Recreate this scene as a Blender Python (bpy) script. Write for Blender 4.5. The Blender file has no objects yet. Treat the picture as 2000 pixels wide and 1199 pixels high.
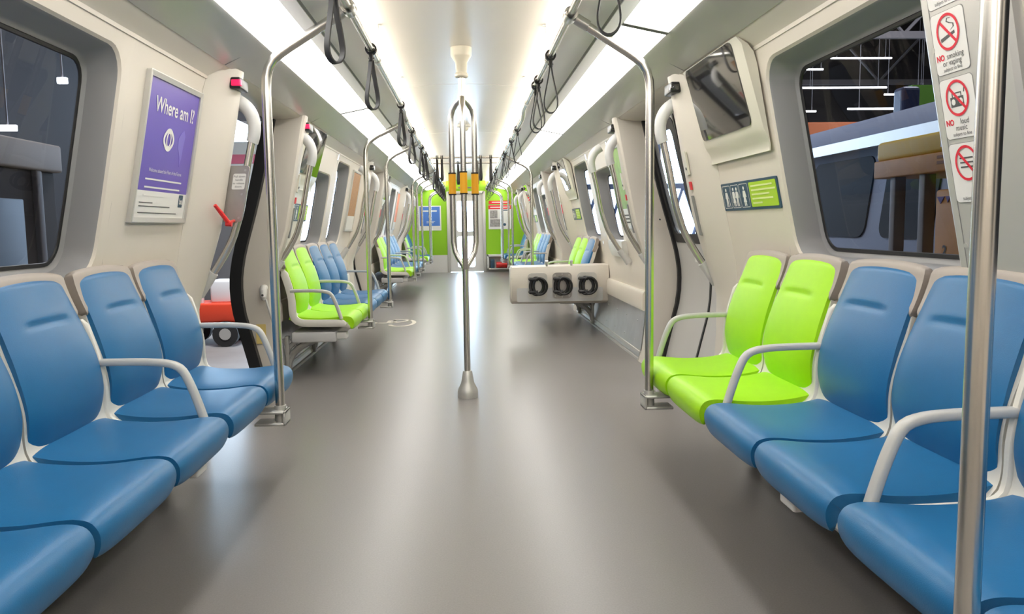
import bpy, bmesh, math, random
from mathutils import Vector, Matrix
random.seed(7)
S = bpy.context.scene
COL = S.collection

# ------------------------------------------------------------------ camera
FPX, CAMZ, VPX, VPY, ROLL = 1550.0, 1.10, 911.0, 442.0, 0.02
def _dc(x, y): return Vector(((x - 1000.0) / FPX, -(y - 599.5) / FPX, -1.0))
_fy = _dc(VPX, VPY).normalized()
_d2 = _dc(VPX - ROLL, VPY - 1.0)
_uz = (_d2 - _fy * _d2.dot(_fy)).normalized()
_rx = _fy.cross(_uz)
cam = bpy.data.cameras.new('camera'); cam.sensor_width = 36.0; cam.lens = 36.0 * FPX / 2000.0
cam.clip_start = 0.05; cam.clip_end = 300
camo = bpy.data.objects.new('camera', cam); COL.objects.link(camo)
_m = Matrix((_rx, _fy, _uz)).to_4x4(); _m.translation = Vector((0, 0, CAMZ))
camo.matrix_world = _m
S.camera = camo
# ------------------------------------------------------------------ world, exposure
w = bpy.data.worlds.new('world'); S.world = w; w.use_nodes = True
bgn = w.node_tree.nodes['Background']; bgn.inputs[0].default_value = (0.60, 0.80, 1.0, 1); bgn.inputs[1].default_value = 14.0
S.view_settings.view_transform = 'Standard'; S.view_settings.look = 'None'
S.view_settings.exposure = 0.5; S.view_settings.gamma = 1.0; S.view_settings.use_curve_mapping = False
LIGHT_E, COVE_E, TUBE_E = 6.5, 13.0, 14.0
S.cycles.max_bounces = 10; S.cycles.diffuse_bounces = 5; S.cycles.glossy_bounces = 4
S.cycles.transparent_max_bounces = 12; S.cycles.sample_clamp_indirect = 6.0
S.cycles.caustics_reflective = False; S.cycles.caustics_refractive = False
for nm_, loc_, en_, sz_ in (('workshop_fill_right', (9, 13, 7.5), 900, 4), ('workshop_fill_side', (3.6, 3.0, 7.0), 160, 2), ('workshop_fill_left', (-2.8, 12.5, 7.6), 900, 2.5)):  # unseen fill lights, added to brighten the workshop and the things outside
    ld_ = bpy.data.lights.new(nm_, 'AREA'); ld_.energy = en_; ld_.size = sz_; ld_.color = (.95, .97, 1)
    lo_ = bpy.data.objects.new(nm_, ld_); COL.objects.link(lo_); lo_.location = loc_
YN, YF = -3.0, 19.2          # car interior extents

# ------------------------------------------------------------------ materials
def mat(name, rgb, rough=0.5, metal=0.0, emit=0.0, noise=None, bump=None, spec=0.5, coat=0.0, emc=None):
    m = bpy.data.materials.new(name); m.use_nodes = True
    nt = m.node_tree; b = nt.nodes['Principled BSDF']
    b.inputs['Base Color'].default_value = (*rgb, 1); b.inputs['Roughness'].default_value = rough
    b.inputs['Metallic'].default_value = metal; b.inputs['Specular IOR Level'].default_value = spec
    b.inputs['Coat Weight'].default_value = coat
    if emit:
        b.inputs['Emission Color'].default_value = (*(emc or rgb), 1); b.inputs['Emission Strength'].default_value = emit
    if noise or bump:
        tc = nt.nodes.new('ShaderNodeTexCoord')
    if noise:
        sc, amt = noise
        nz = nt.nodes.new('ShaderNodeTexNoise'); nz.inputs['Scale'].default_value = sc; nz.inputs['Detail'].default_value = 6
        nt.links.new(tc.outputs['Object'], nz.inputs['Vector'])
        mx = nt.nodes.new('ShaderNodeMix'); mx.data_type = 'RGBA'
        mx.inputs[6].default_value = (*[c * (1 - amt) for c in rgb], 1)
        mx.inputs[7].default_value = (*[min(1, c * (1 + amt)) for c in rgb], 1)
        nt.links.new(nz.outputs['Fac'], mx.inputs[0]); nt.links.new(mx.outputs[2], b.inputs['Base Color'])
    if bump:
        sc, st = bump
        nb = nt.nodes.new('ShaderNodeTexNoise'); nb.inputs['Scale'].default_value = sc; nb.inputs['Detail'].default_value = 3
        nt.links.new(tc.outputs['Object'], nb.inputs['Vector'])
        bp = nt.nodes.new('ShaderNodeBump'); bp.inputs['Strength'].default_value = st; bp.inputs['Distance'].default_value = 0.002
        nt.links.new(nb.outputs['Fac'], bp.inputs['Height']); nt.links.new(bp.outputs['Normal'], b.inputs['Normal'])
    return m
def glass(name, tint, ior=1.5, rough=0.01, refl=1.0):
    m = bpy.data.materials.new(name); m.use_nodes = True; nt = m.node_tree
    for n in list(nt.nodes): nt.nodes.remove(n)
    o = nt.nodes.new('ShaderNodeOutputMaterial'); t = nt.nodes.new('ShaderNodeBsdfTransparent'); g = nt.nodes.new('ShaderNodeBsdfGlossy')
    t.inputs[0].default_value = (*tint, 1); g.inputs['Roughness'].default_value = rough
    ge = nt.nodes.new('ShaderNodeNewGeometry'); dt = nt.nodes.new('ShaderNodeVectorMath'); dt.operation = 'DOT_PRODUCT'
    nt.links.new(ge.outputs['Normal'], dt.inputs[0]); nt.links.new(ge.outputs['Incoming'], dt.inputs[1])
    r0 = ((ior - 1) / (ior + 1)) ** 2; last = dt.outputs['Value']
    for op, v in (('ABSOLUTE', 0), ('SUBTRACT', 1.0), ('POWER', 5.0), ('MULTIPLY', 1 - r0), ('ADD', r0), ('MULTIPLY', refl)):   # Schlick reflectance of a two-sided sheet
        n = nt.nodes.new('ShaderNodeMath'); n.operation = op
        if op == 'SUBTRACT': n.inputs[0].default_value = v; nt.links.new(last, n.inputs[1])
        else: nt.links.new(last, n.inputs[0]); n.inputs[1].default_value = v
        last = n.outputs[0]
    mx = nt.nodes.new('ShaderNodeMixShader')
    nt.links.new(last, mx.inputs[0]); nt.links.new(t.outputs[0], mx.inputs[1]); nt.links.new(g.outputs[0], mx.inputs[2])
    nt.links.new(mx.outputs[0], o.inputs[0]); return m
M = {}
M['wall'] = mat('cream_wall', (.72, .66, .58), .38, noise=(3, .03))
M['post'] = mat('post_plastic', (.70, .65, .58), .35, noise=(4, .03))
M['pod'] = mat('pod_plastic', (.70, .67, .57), .35)
M['frame'] = mat('window_frame_grey', (.29, .29, .295), .5)
M['gasket'] = mat('black_rubber', (.012, .012, .013), .5)
M['glass'] = glass('tinted_glass', (.42, .42, .45), 1.45, refl=.42)
M['glass_door'] = glass('door_glass', (.75, .8, .85), 1.5)
M['ceil'] = mat('ceiling_vault', (.70, .68, .65), .22, noise=(2, .03))
M['bulk'] = mat('ceiling_panel', (.60, .575, .54), .25, noise=(5, .04))
M['duct'] = mat('duct_panel', (.90, .87, .83), .35)
M['trimgrey'] = mat('trim_grey', (.25, .245, .235), .5)
M['floor'] = mat('rubber_floor', (.228, .214, .206), .31, noise=(180, .22), bump=(260, .06), spec=.4)
M['blue'] = mat('blue_vinyl', (.009, .135, .325), .40, noise=(25, .06), bump=(420, .18))
M['lime'] = mat('lime_vinyl', (.37, .76, .002), .45, noise=(25, .04), bump=(420, .15))
M['shell'] = mat('seat_shell', (.72, .70, .64), .4)
M['surround'] = mat('headrest_shell', (.37, .325, .285), .45)
M['arm'] = mat('armrest_grey', (.52, .52, .50), .35)
M['steel'] = mat('brushed_steel', (.68, .66, .62), .26, metal=1.0)
M['chrome'] = mat('cast_joint', (.62, .62, .61), .3, metal=1.0)
M['castalu'] = mat('cast_aluminium', (.48, .48, .47), .5, metal=.6)
M['white'] = mat('white_plastic', (.74, .73, .70), .35)
M['cap'] = mat('pole_cap', (.72, .69, .60), .4)
M['elbow'] = mat('grey_elbow', (.60, .60, .59), .35)
M['black'] = mat('black_plastic', (.012, .012, .013), .35)
M['strap'] = mat('black_strap', (.018, .018, .020), .55)
M['yellow'] = mat('yellow_sleeve', (.85, .42, .015), .5)
M['red'] = mat('red_paint', (.75, .03, .03), .4)
M['redlamp'] = mat('red_lamp', (.9, .02, .12), .3, emit=.45, emc=(1, .01, .10))
M['green'] = mat('green_wall', (.29, .60, .012), .45)
M['greensign'] = mat('green_sign', (.42, .66, .02), .5)
M['navy'] = mat('navy_sign', (.025, .075, .13), .45)
M['purple'] = mat('poster_purple', (.135, .085, .47), .3, noise=(2, .1))
M['purple2'] = mat('poster_purple_tint', (.20, .15, .58), .3)
M['paper'] = mat('paper_white', (.80, .79, .76), .45)
M['posterblue'] = mat('poster_blue', (.07, .20, .62), .4)
M['orange'] = mat('poster_orange', (.85, .30, .17), .45)
M['brown'] = mat('poster_brown', (.42, .22, .09), .45, noise=(40, .4))
M['ink'] = mat('ink_grey', (.09, .09, .09), .6)
M['inkred'] = mat('ink_red', (.70, .015, .04), .5)
M['alu'] = mat('aluminium_frame', (.62, .61, .58), .4, metal=.5)
M['plate'] = mat('steel_plate', (.40, .38, .36), .42, metal=.85, noise=(14, .15))
M['kick'] = mat('kick_plate', (.50, .49, .48), .35, metal=.8, noise=(6, .2))
M['screen'] = mat('screen_glass', (.010, .010, .011), .04, spec=.9, coat=1.0)
M['light'] = mat('light_diffuser', (1, 1, 1), .5, emit=LIGHT_E, emc=(1, .975, .93))
M['cove'] = mat('cove_lamp', (1, .95, .85), .5, emit=COVE_E, emc=(1, .94, .84))
M['tube'] = mat('tube_lamp', (1, 1, 1), .5, emit=TUBE_E, emc=(.92, .96, 1))
M['box'] = mat('rack_box', (.66, .61, .54), .4, noise=(8, .03))
M['boxlow'] = mat('rack_box_grey', (.55, .55, .555), .45)
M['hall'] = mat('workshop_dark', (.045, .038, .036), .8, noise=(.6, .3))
M['hallsteel'] = mat('workshop_steel', (.20, .19, .20), .6)
M['concrete'] = mat('concrete', (.26, .24, .23), .6, noise=(2, .2))
M['traingrey'] = mat('train_body', (.26, .30, .40), .6, spec=.1)
M['traindark'] = mat('train_window', (.02, .022, .028), .6, spec=.05)
M['mustard'] = mat('machine_yellow', (.70, .45, .02), .6)
M['ochre'] = mat('machine_ochre', (.50, .22, .03), .6, noise=(6, .2))
M['greenhall'] = mat('workshop_green', (.12, .30, .03), .6)
M['orangehall'] = mat('workshop_orange', (.55, .16, .06), .6)
M['purplelogo'] = mat('machine_purple', (.09, .05, .22), .5)
M['bluesteel'] = mat('truss_blue', (.12, .20, .42), .5)
M['cartred'] = mat('cart_red', (.78, .07, .03), .4)
M['tyre'] = mat('tyre', (.02, .02, .02), .8)
M['decal'] = mat('floor_decal', (.72, .67, .58), .5)
M['palewood'] = mat('pale_wood', (.40, .33, .26), .6)
M['pink'] = mat('pink_band', (.75, .18, .28), .5)
M['frost'] = mat('white_locker', (.75, .75, .76), .4)

# ------------------------------------------------------------------ mesh helpers
class MB:
    def __init__(s): s.v = []; s.f = []; s.mi = []
    def add(s, vs, fs, mi=0):
        o = len(s.v); s.v += [tuple(p) for p in vs]
        for f in fs: s.f.append(tuple(i + o for i in f)); s.mi.append(mi)
    def box(s, x0, x1, y0, y1, z0, z1, r=0.0, mi=0):
        bm = bmesh.new(); bmesh.ops.create_cube(bm, size=1.0)
        for v in bm.verts:
            v.co = Vector(((x0 + x1) / 2 + v.co.x * (x1 - x0), (y0 + y1) / 2 + v.co.y * (y1 - y0), (z0 + z1) / 2 + v.co.z * (z1 - z0)))
        if r > 0: bmesh.ops.bevel(bm, geom=bm.edges[:], offset=r, segments=3, affect='EDGES', profile=.5)
        bm.verts.index_update()
        s.add([v.co[:] for v in bm.verts], [[v.index for v in f.verts] for f in bm.faces], mi); bm.free(); return s
    def loft(s, rings, cap=True, closed=True, mi=0):
        n = len(rings[0]); vs = [p for r in rings for p in r]; fs = []
        for i in range(len(rings) - 1):
            for j in range(n if closed else n - 1):
                k = (j + 1) % n
                fs.append((i * n + j, i * n + k, (i + 1) * n + k, (i + 1) * n + j))
        if cap:
            fs.append(tuple(range(n))[::-1]); b = (len(rings) - 1) * n; fs.append(tuple(range(b, b + n)))
        s.add(vs, fs, mi); return s
    def tube(s, path, r, n=12, cap=True, mi=0, closed=False):
        P = [Vector(p) for p in path]; rings = []; up = None
        for i, p in enumerate(P):
            if closed: t = (P[(i + 1) % len(P)] - P[i - 1]).normalized()
            else: t = (P[min(i + 1, len(P) - 1)] - P[max(i - 1, 0)]).normalized()
            if up is None:
                a = Vector((0, 0, 1)) if abs(t.z) < .9 else Vector((0, 1, 0)); up = (a - t * a.dot(t)).normalized()
            else: up = (up - t * up.dot(t)).normalized()
            b = t.cross(up); rr = r[i] if isinstance(r, (list, tuple)) else r
            rings.append([p + (up * math.cos(q) + b * math.sin(q)) * rr for q in [2 * math.pi * k / n for k in range(n)]])
        if closed: rings.append(rings[0]); cap = False
        return s.loft(rings, cap, mi=mi)
    def lathe(s, prof, c=(0, 0, 0), n=28, mi=0):
        return s.loft([[(c[0] + r * math.cos(2 * math.pi * k / n), c[1] + r * math.sin(2 * math.pi * k / n), c[2] + z) for k in range(n)] for r, z in prof], mi=mi)
    def cyl(s, p0, p1, r, n=16, mi=0): return s.tube([p0, p1], r, n, mi=mi)
    def prism(s, outline, fmap, w0, w1, mi=0):
        n = len(outline)
        vs = [fmap(u, v, w0) for u, v in outline] + [fmap(u, v, w1) for u, v in outline]
        fs = [tuple(range(n))[::-1], tuple(range(n, 2 * n))] + [(i, (i + 1) % n, n + (i + 1) % n, n + i) for i in range(n)]
        s.add(vs, fs, mi); return s
def obj(name, mb, m, parent=None, smooth=35):
    me = bpy.data.meshes.new(name); me.from_pydata([tuple(p) for p in mb.v], [], mb.f)
    ms = m if isinstance(m, (list, tuple)) else [m]
    for x in ms: me.materials.append(x)
    me.polygons.foreach_set('material_index', mb.mi)
    bm = bmesh.new(); bm.from_mesh(me); bmesh.ops.recalc_face_normals(bm, faces=bm.faces[:]); bm.to_mesh(me); bm.free()
    if smooth:
        me.polygons.foreach_set('use_smooth', [True] * len(me.polygons)); me.set_sharp_from_angle(angle=math.radians(smooth))
    me.update()
    o = bpy.data.objects.new(name, me); COL.objects.link(o)
    if parent: o.parent = parent
    return o
def tag(o, label=None, cat=None, group=None, kind=None):
    for k, v in (('label', label), ('category', cat), ('group', group), ('kind', kind)):
        if v: o[k] = v
    return o
def thing(name, label, cat, loc=(0, 0, 0), rz=0, group=None):
    o = bpy.data.objects.new(name, None); COL.objects.link(o); o.location = loc; o.rotation_euler = (0, 0, rz)
    o.empty_display_size = .1
    return tag(o, label, cat, group)
def copy_tree(o, parent=None):
    c = o.copy(); COL.objects.link(c)
    if parent: c.parent = parent
    for ch in KIDS.get(o.name, []): copy_tree(ch, c)
    return c
KIDS = {}
def kids(root):
    L = [o for o in bpy.data.objects if o.parent == root]; KIDS[root.name] = L
    for o in L: kids(o)
def struct(name, mb, m, parent=None, smooth=35):
    o = obj(name, mb, m, parent, smooth)
    if parent is None: o['kind'] = 'structure'
    return o
def lerp_tab(tab):
    def f(z):
        if z <= tab[0][0]: return tab[0][1]
        for (a, b), (c, d) in zip(tab, tab[1:]):
            if z <= c: return b + (d - b) * (z - a) / (c - a)
        return tab[-1][1]
    return f
def catmull(P, per=6):
    P = [Vector(p) for p in P]; out = []
    for i in range(len(P) - 1):
        a, b, c, d = P[max(i - 1, 0)], P[i], P[i + 1], P[min(i + 2, len(P) - 1)]
        for k in range(per):
            t = k / per
            out.append(.5 * ((2 * b) + (c - a) * t + (2 * a - 5 * b + 4 * c - d) * t * t + (3 * b - a - 3 * c + d) * t ** 3))
    return out + [P[-1]]
def resample(P, n):
    P = [Vector(p) for p in P]; L = [0]
    for a, b in zip(P, P[1:]): L.append(L[-1] + (b - a).length)
    out = []; j = 0
    for i in range(n):
        d = L[-1] * i / (n - 1)
        while j < len(L) - 2 and L[j + 1] < d: j += 1
        t = (d - L[j]) / max(L[j + 1] - L[j], 1e-9); out.append(P[j].lerp(P[j + 1], min(max(t, 0), 1)))
    return out, L[-1]
def rr(u0, u1, v0, v1, r, n=6, ns=1):
    """rounded rectangle outline, counter-clockwise"""
    pts = []
    cs = [(u1 - r, v1 - r, 0), (u0 + r, v1 - r, 90), (u0 + r, v0 + r, 180), (u1 - r, v0 + r, 270)]
    for q, (cu, cv, a0) in enumerate(cs):
        arc = [(cu + r * math.cos(math.radians(a0 + 90 * k / n)), cv + r * math.sin(math.radians(a0 + 90 * k / n))) for k in range(n + 1)]
        pts += arc
        nu, nv, na = cs[(q + 1) % 4]
        e = (nu + r * math.cos(math.radians(na)), nv + r * math.sin(math.radians(na)))
        for k in range(1, ns): pts.append((arc[-1][0] + (e[0] - arc[-1][0]) * k / ns, arc[-1][1] + (e[1] - arc[-1][1]) * k / ns))
    return pts
_tc = {}
def text_mesh(body, size, align='CENTER', bold=0.0):
    k = (body, size, align, bold)
    if k in _tc: return _tc[k]
    cu = bpy.data.curves.new('t', 'FONT'); cu.body = body; cu.size = size; cu.align_x = align; cu.align_y = 'CENTER'; cu.offset = bold; cu.resolution_u = 3
    o = bpy.data.objects.new('t', cu); COL.objects.link(o)
    me = bpy.data.meshes.new_from_object(o.evaluated_get(bpy.context.evaluated_depsgraph_get()))
    r = ([v.co[:] for v in me.vertices], [tuple(p.vertices) for p in me.polygons])
    bpy.data.objects.remove(o); bpy.data.curves.remove(cu); bpy.data.meshes.remove(me)
    _tc[k] = r; return r
def put_text(mb, fmap, body, u, v, size, w, align='CENTER', bold=0.0, sx=1.0, mi=0):
    vs, fs = text_mesh(body, size, align, bold)
    mb.add([fmap(u + x * sx, v + y, w) for x, y, z in vs], fs, mi)
ORD = ['first', 'second', 'third', 'fourth', 'fifth', 'sixth', 'seventh', 'eighth', 'ninth', 'tenth', 'eleventh', 'twelfth', 'thirteenth', 'fourteenth', 'fifteenth', 'sixteenth']
SIDE = {-1: 'left', 1: 'right'}

# ------------------------------------------------------------------ section profiles (half width as a function of height)
skin = lerp_tab([(0, 1.37), (.1, 1.40), (.3, 1.425), (.55, 1.435), (.8, 1.425), (.95, 1.40), (1.2, 1.345), (1.5, 1.285), (1.76, 1.235), (1.82, 1.215), (2, 1.18)])
postx = lerp_tab([(0, 1.36), (.3, 1.375), (.5, 1.385), (.69, 1.385), (.76, 1.368), (.83, 1.342), (1.09, 1.255), (1.52, 1.17), (1.80, 1.118), (1.88, 1.10)])
doorx = lerp_tab([(0, 1.48), (.18, 1.52), (.37, 1.567), (.47, 1.595), (.55, 1.61), (.66, 1.618), (.77, 1.613), (.88, 1.595), (.99, 1.567), (1.27, 1.482), (1.55, 1.41), (1.83, 1.345), (1.9, 1.33)])
ZS = [0, .1, .2, .3, .4, .5, .6, .69, .76, .83, .9, 1.0, 1.1, 1.2, 1.35, 1.5, 1.65, 1.76, 1.82, 1.86]
def wmap(s, yc, zc, off=0.0, prof=skin):
    """(u right as read, v up along the wall, w out of the wall into the car) -> world"""
    def f(u, v, w):
        z = zc + v * .975
        return (s * (prof(z) - off - w), yc - s * u, z)
    return f

# layout along the car (the two sides are staggered)
DOORS = {-1: [(4.20, 5.69), (9.83, 11.3), (15.45, 16.95)], 1: [(4.38, 5.91), (10.2, 11.7), (15.97, 17.45)]}
# windows: outer recess y0, y1, z0, z1
WINS = {-1: [(-.55, .50, .93, 1.765), (.72, 1.76, .93, 1.765), (1.98, 3.06, .93, 1.765), (6.75, 7.68, .93, 1.60), (7.95, 8.78, .93, 1.765), (12.35, 13.2, .93, 1.765), (13.5, 14.4, .93, 1.765), (17.5, 18.6, .93, 1.765)],
        1: [(-.45, .55, .93, 1.765), (.80, 1.78, .93, 1.765), (2.14, 3.30, .93, 1.765), (7.0, 7.86, .93, 1.62), (8.2, 9.22, .93, 1.765), (12.75, 13.6, .93, 1.60), (13.95, 14.9, .93, 1.765), (17.9, 18.7, .93, 1.765)]}
PODS = {-1: [(6.03, 6.7), (11.65, 12.3)], 1: [(3.39, 4.08), (9.28, 9.88), (15.05, 15.65)]}
GLASS_OFF = .12

# ================================================================== STRUCTURE
mb = MB(); mb.add([(-1.5, YN, 0), (1.5, YN, 0), (1.5, YF, 0), (-1.5, YF, 0), (-1.5, YN, -.05), (1.5, YN, -.05), (1.5, YF, -.05), (-1.5, YF, -.05)],
                  [(0, 1, 2, 3), (4, 5, 6, 7), (0, 1, 5, 4), (1, 2, 6, 5), (2, 3, 7, 6), (3, 0, 4, 7)])
struct('floor', mb, M['floor'], smooth=0)
# ceiling vault with shallow grooves
mb = MB(); xs = [-.92, -.8, -.65, -.5, -.4, -.3, -.2, -.1, 0, .1, .2, .3, .4, .5, .65, .8, .92]
def vz(x): return 2.205 - .035 * (x / .5) ** 2 if abs(x) < .5 else 2.17 - .22 * (abs(x) - .5)
ys = [YN]
for q in (.05, 3.2, 6.34, 9.49, 12.64, 15.79): ys += [q - .008, q, q + .008]
ys.append(YF)
rows = []
for i, y in enumerate(ys):
    dz = .012 if (i > 0 and i < len(ys) - 1 and (i - 1) % 3 == 1) else 0
    rows.append([(x, y, vz(x) + dz) for x in xs])
mb.loft(rows, cap=False, closed=False)
ceil = struct('ceiling', mb, M['ceil'], smooth=25)
# ceiling bulkheads: duct + outer panel, one closed profile per side swept along the car
for s in (-1, 1):
    mb = MB(); prof = [(.728, 2.004), (.645, 1.985), (.64, 1.996), (.632, 1.996), (.627, 1.983), (.60, 1.990), (.50, 2.038), (.495, 2.055), (.505, 2.065), (.54, 2.06), (.56, 2.05), (.69, 2.055), (.728, 2.05)]
    mb.loft([[(s * x, y, z) for x, z in prof] for y in (YN, YF)])
    o = struct('trim_duct_' + SIDE[s], mb, M['duct'], smooth=20); o['label'] = None or 'light grey duct panel'; del o['label']
    mb = MB(); prof = [(.936, 1.968), (.952, 1.961), (1.13, 1.878), (1.14, 1.884), (.955, 1.985), (.936, 2.06)]
    mb.loft([[(s * x, y, z) for x, z in prof] for y in (YN, YF)])
    struct('trim_panel_' + SIDE[s], mb, M['bulk'], smooth=20)
    # roof of the light tray
    mb = MB(); mb.box(min(s * .66, s * .97), max(s * .66, s * .97), YN, YF, 2.058, 2.066); struct('trim_tray_' + SIDE[s], mb, M['duct'], smooth=0)
    # dark grooves in the panel, across at door ends
    mb = MB(); mb.box(min(s * .628, s * .644), max(s * .628, s * .644), YN, YF, 1.988, 1.994)
    for a, b in DOORS[s]:
        for y in (a - .27, b + .34):
            mb.prism([(0, 0), (.006, 0), (.006, 1), (0, 1)], lambda u, v, ww, s=s, y=y: (s * (.96 + v * .168), y + u, 1.9625 - v * .0855 - ww), -.004, .0012)
    struct('trim_groove_' + SIDE[s], mb, M['trimgrey'], smooth=0)

def side_wall(s):
    mb = MB()
    def strip(y0, y1, z0, z1, X=skin):
        zs = [z0] + [z for z in ZS if z0 + .01 < z < z1 - .01] + [z1]
        mb.loft([[(s * X(z), y, z) for z in zs] for y in (y0, y1)], cap=False, closed=False)
    cuts = []
    for a, b in DOORS[s]: cuts.append((a - .27, b + .34, 'd'))
    for wdw in WINS[s]: cuts.append((wdw[0] - .06, wdw[1] + .06, wdw))
    cuts.sort(key=lambda c: c[0])
    y = YN
    for a, b, k in cuts:
        if a > y: strip(y, a, 0, 1.82)
        if k != 'd':
            strip(a, b, 0, .86)
            o = rr(a, b, .86, 1.82, .0005, 5, 8); i = rr(k[0], k[1], k[2], k[3], .11, 5, 8)
            i2 = rr(k[0] + .008, k[1] - .008, k[2] + .008, k[3] - .008, .105, 5, 8)
            mb.loft([[(s * skin(z), yy, z) for yy, z in o], [(s * skin(z), yy, z) for yy, z in i], [(s * (skin(z) + .010), yy, z) for yy, z in i2]], cap=False)
        y = max(y, b)
    if y < YF: strip(y, YF, 0, 1.82)
    # cove strip between wall top and ceiling panel
    ranges = []; y = YN
    for a, b in DOORS[s]: ranges.append((y, a - .25)); y = b + .30
    ranges.append((y, YF))
    for a, b in ranges:
        mb.loft([[(s * x, yy, z) for x, z in [(1.128, 1.885), (1.15, 1.866), (1.19, 1.843), (1.208, 1.826), (1.212, 1.812), (1.216, 1.812)]] for yy in (a, b)], cap=False, closed=False)
    # headers above the doors
    for a, b in DOORS[s]:
        mb.loft([[(s * x, yy, z) for x, z in ((1.129, 1.882), (1.15, 1.868), (1.25, 1.856), (1.55, 1.845), (1.55, 1.90), (1.14, 1.90))] for yy in (a - .27, b + .34)])
    return struct('wall_' + SIDE[s], mb, M['wall'], smooth=30)
for s in (-1, 1): side_wall(s)
# windows
wn = 0
for s in (-1, 1):
    for (y0, y1, z0, z1) in WINS[s]:
        wn += 1
        r = .105; L = []
        for ins, off in ((.008, .010), (.014, .02), (.028, GLASS_OFF - .012), (.04, GLASS_OFF - .002), (.048, GLASS_OFF)):
            L.append([(s * (skin(z) + off), yy, z) for yy, z in rr(y0 + ins, y1 - ins, z0 + ins, z1 - ins, r - ins * .5, 5, 8)])
        mb = MB(); mb.loft(L, cap=False)
        fo = struct('window_%d' % wn, mb, M['frame'], smooth=40)
        G = [[(s * (skin(z) + o_), yy, z) for yy, z in rr(y0 + i_, y1 - i_, z0 + i_, z1 - i_, r - i_ * .5, 5, 8)] for i_, o_ in ((.046, GLASS_OFF - .002), (.05, GLASS_OFF - .005), (.06, GLASS_OFF - .004), (.062, GLASS_OFF + .001))]
        mb = MB(); mb.loft(G, cap=False); struct('gasket', mb, M['gasket'], fo)
        # pane: strips so that it follows the curve of the wall
        mb = MB(); zs = [z0 + .055 + (z1 - z0 - .11) * k / 10 for k in range(11)]
        def ext(z):
            rc = .075
            d = max(0, z0 + .055 + rc - z, z - (z1 - .055 - rc)); return rc - math.sqrt(max(0, rc * rc - d * d))
        zz = sorted(set(zs + [z0 + .055 + .075 * k / 5 for k in range(5)] + [z1 - .055 - .075 * k / 5 for k in range(5)]))
        mb.loft([[(s * (skin(z) + GLASS_OFF + .001), y0 + .055 + ext(z), z), (s * (skin(z) + GLASS_OFF + .001), y1 - .055 - ext(z), z)] for z in zz], cap=False, closed=False)
        struct('pane', mb, M['glass'], fo)

# door posts and doors
def post(name, s, a, b):
    """a = edge on the wall panel, b = edge on the doorway"""
    d = 1 if b > a else -1
    rings = []
    for z in ZS + [1.885]:
        p, k, dr = postx(z), skin(z), doorx(z)
        e = min(k + .015, p + .12)
        sec = [(a, k + .03), (a, k - .002), (a + d * .012, k - .012), (b - d * .13, p + .008), (b - d * .05, p), (b - d * .015, p + .008), (b - d * .003, p + .022), (b, p + .045), (b, dr + .05), (a, dr + .05)]
        rings.append([(s * x, y, z) for y, x in sec])
    mb = MB(); mb.loft(rings); o = struct(name, mb, M['post'], smooth=28); return o
tn = 0
for s in (-1, 1):
    for a, b in DOORS[s]:
        tn += 1; post('trim_%d' % tn, s, a - .28, a); tn += 1; post('trim_%d' % tn, s, b + .35, b)
def seal_strip(mb, s, y0, y1, d0, d1, z0=.02, z1=1.86):
    zs = [z0] + [z for z in ZS if z0 < z < z1] + [z1]
    mb.loft([[(s * (doorx(z) + d0), y0, z), (s * (doorx(z) + d0), y1, z), (s * (doorx(z) + d1), y1, z), (s * (doorx(z) + d1), y0, z)] for z in zs])
M['leaf'] = mat('door_leaf', (.52, .51, .50), .4, noise=(5, .03))
dn = 0
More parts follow.
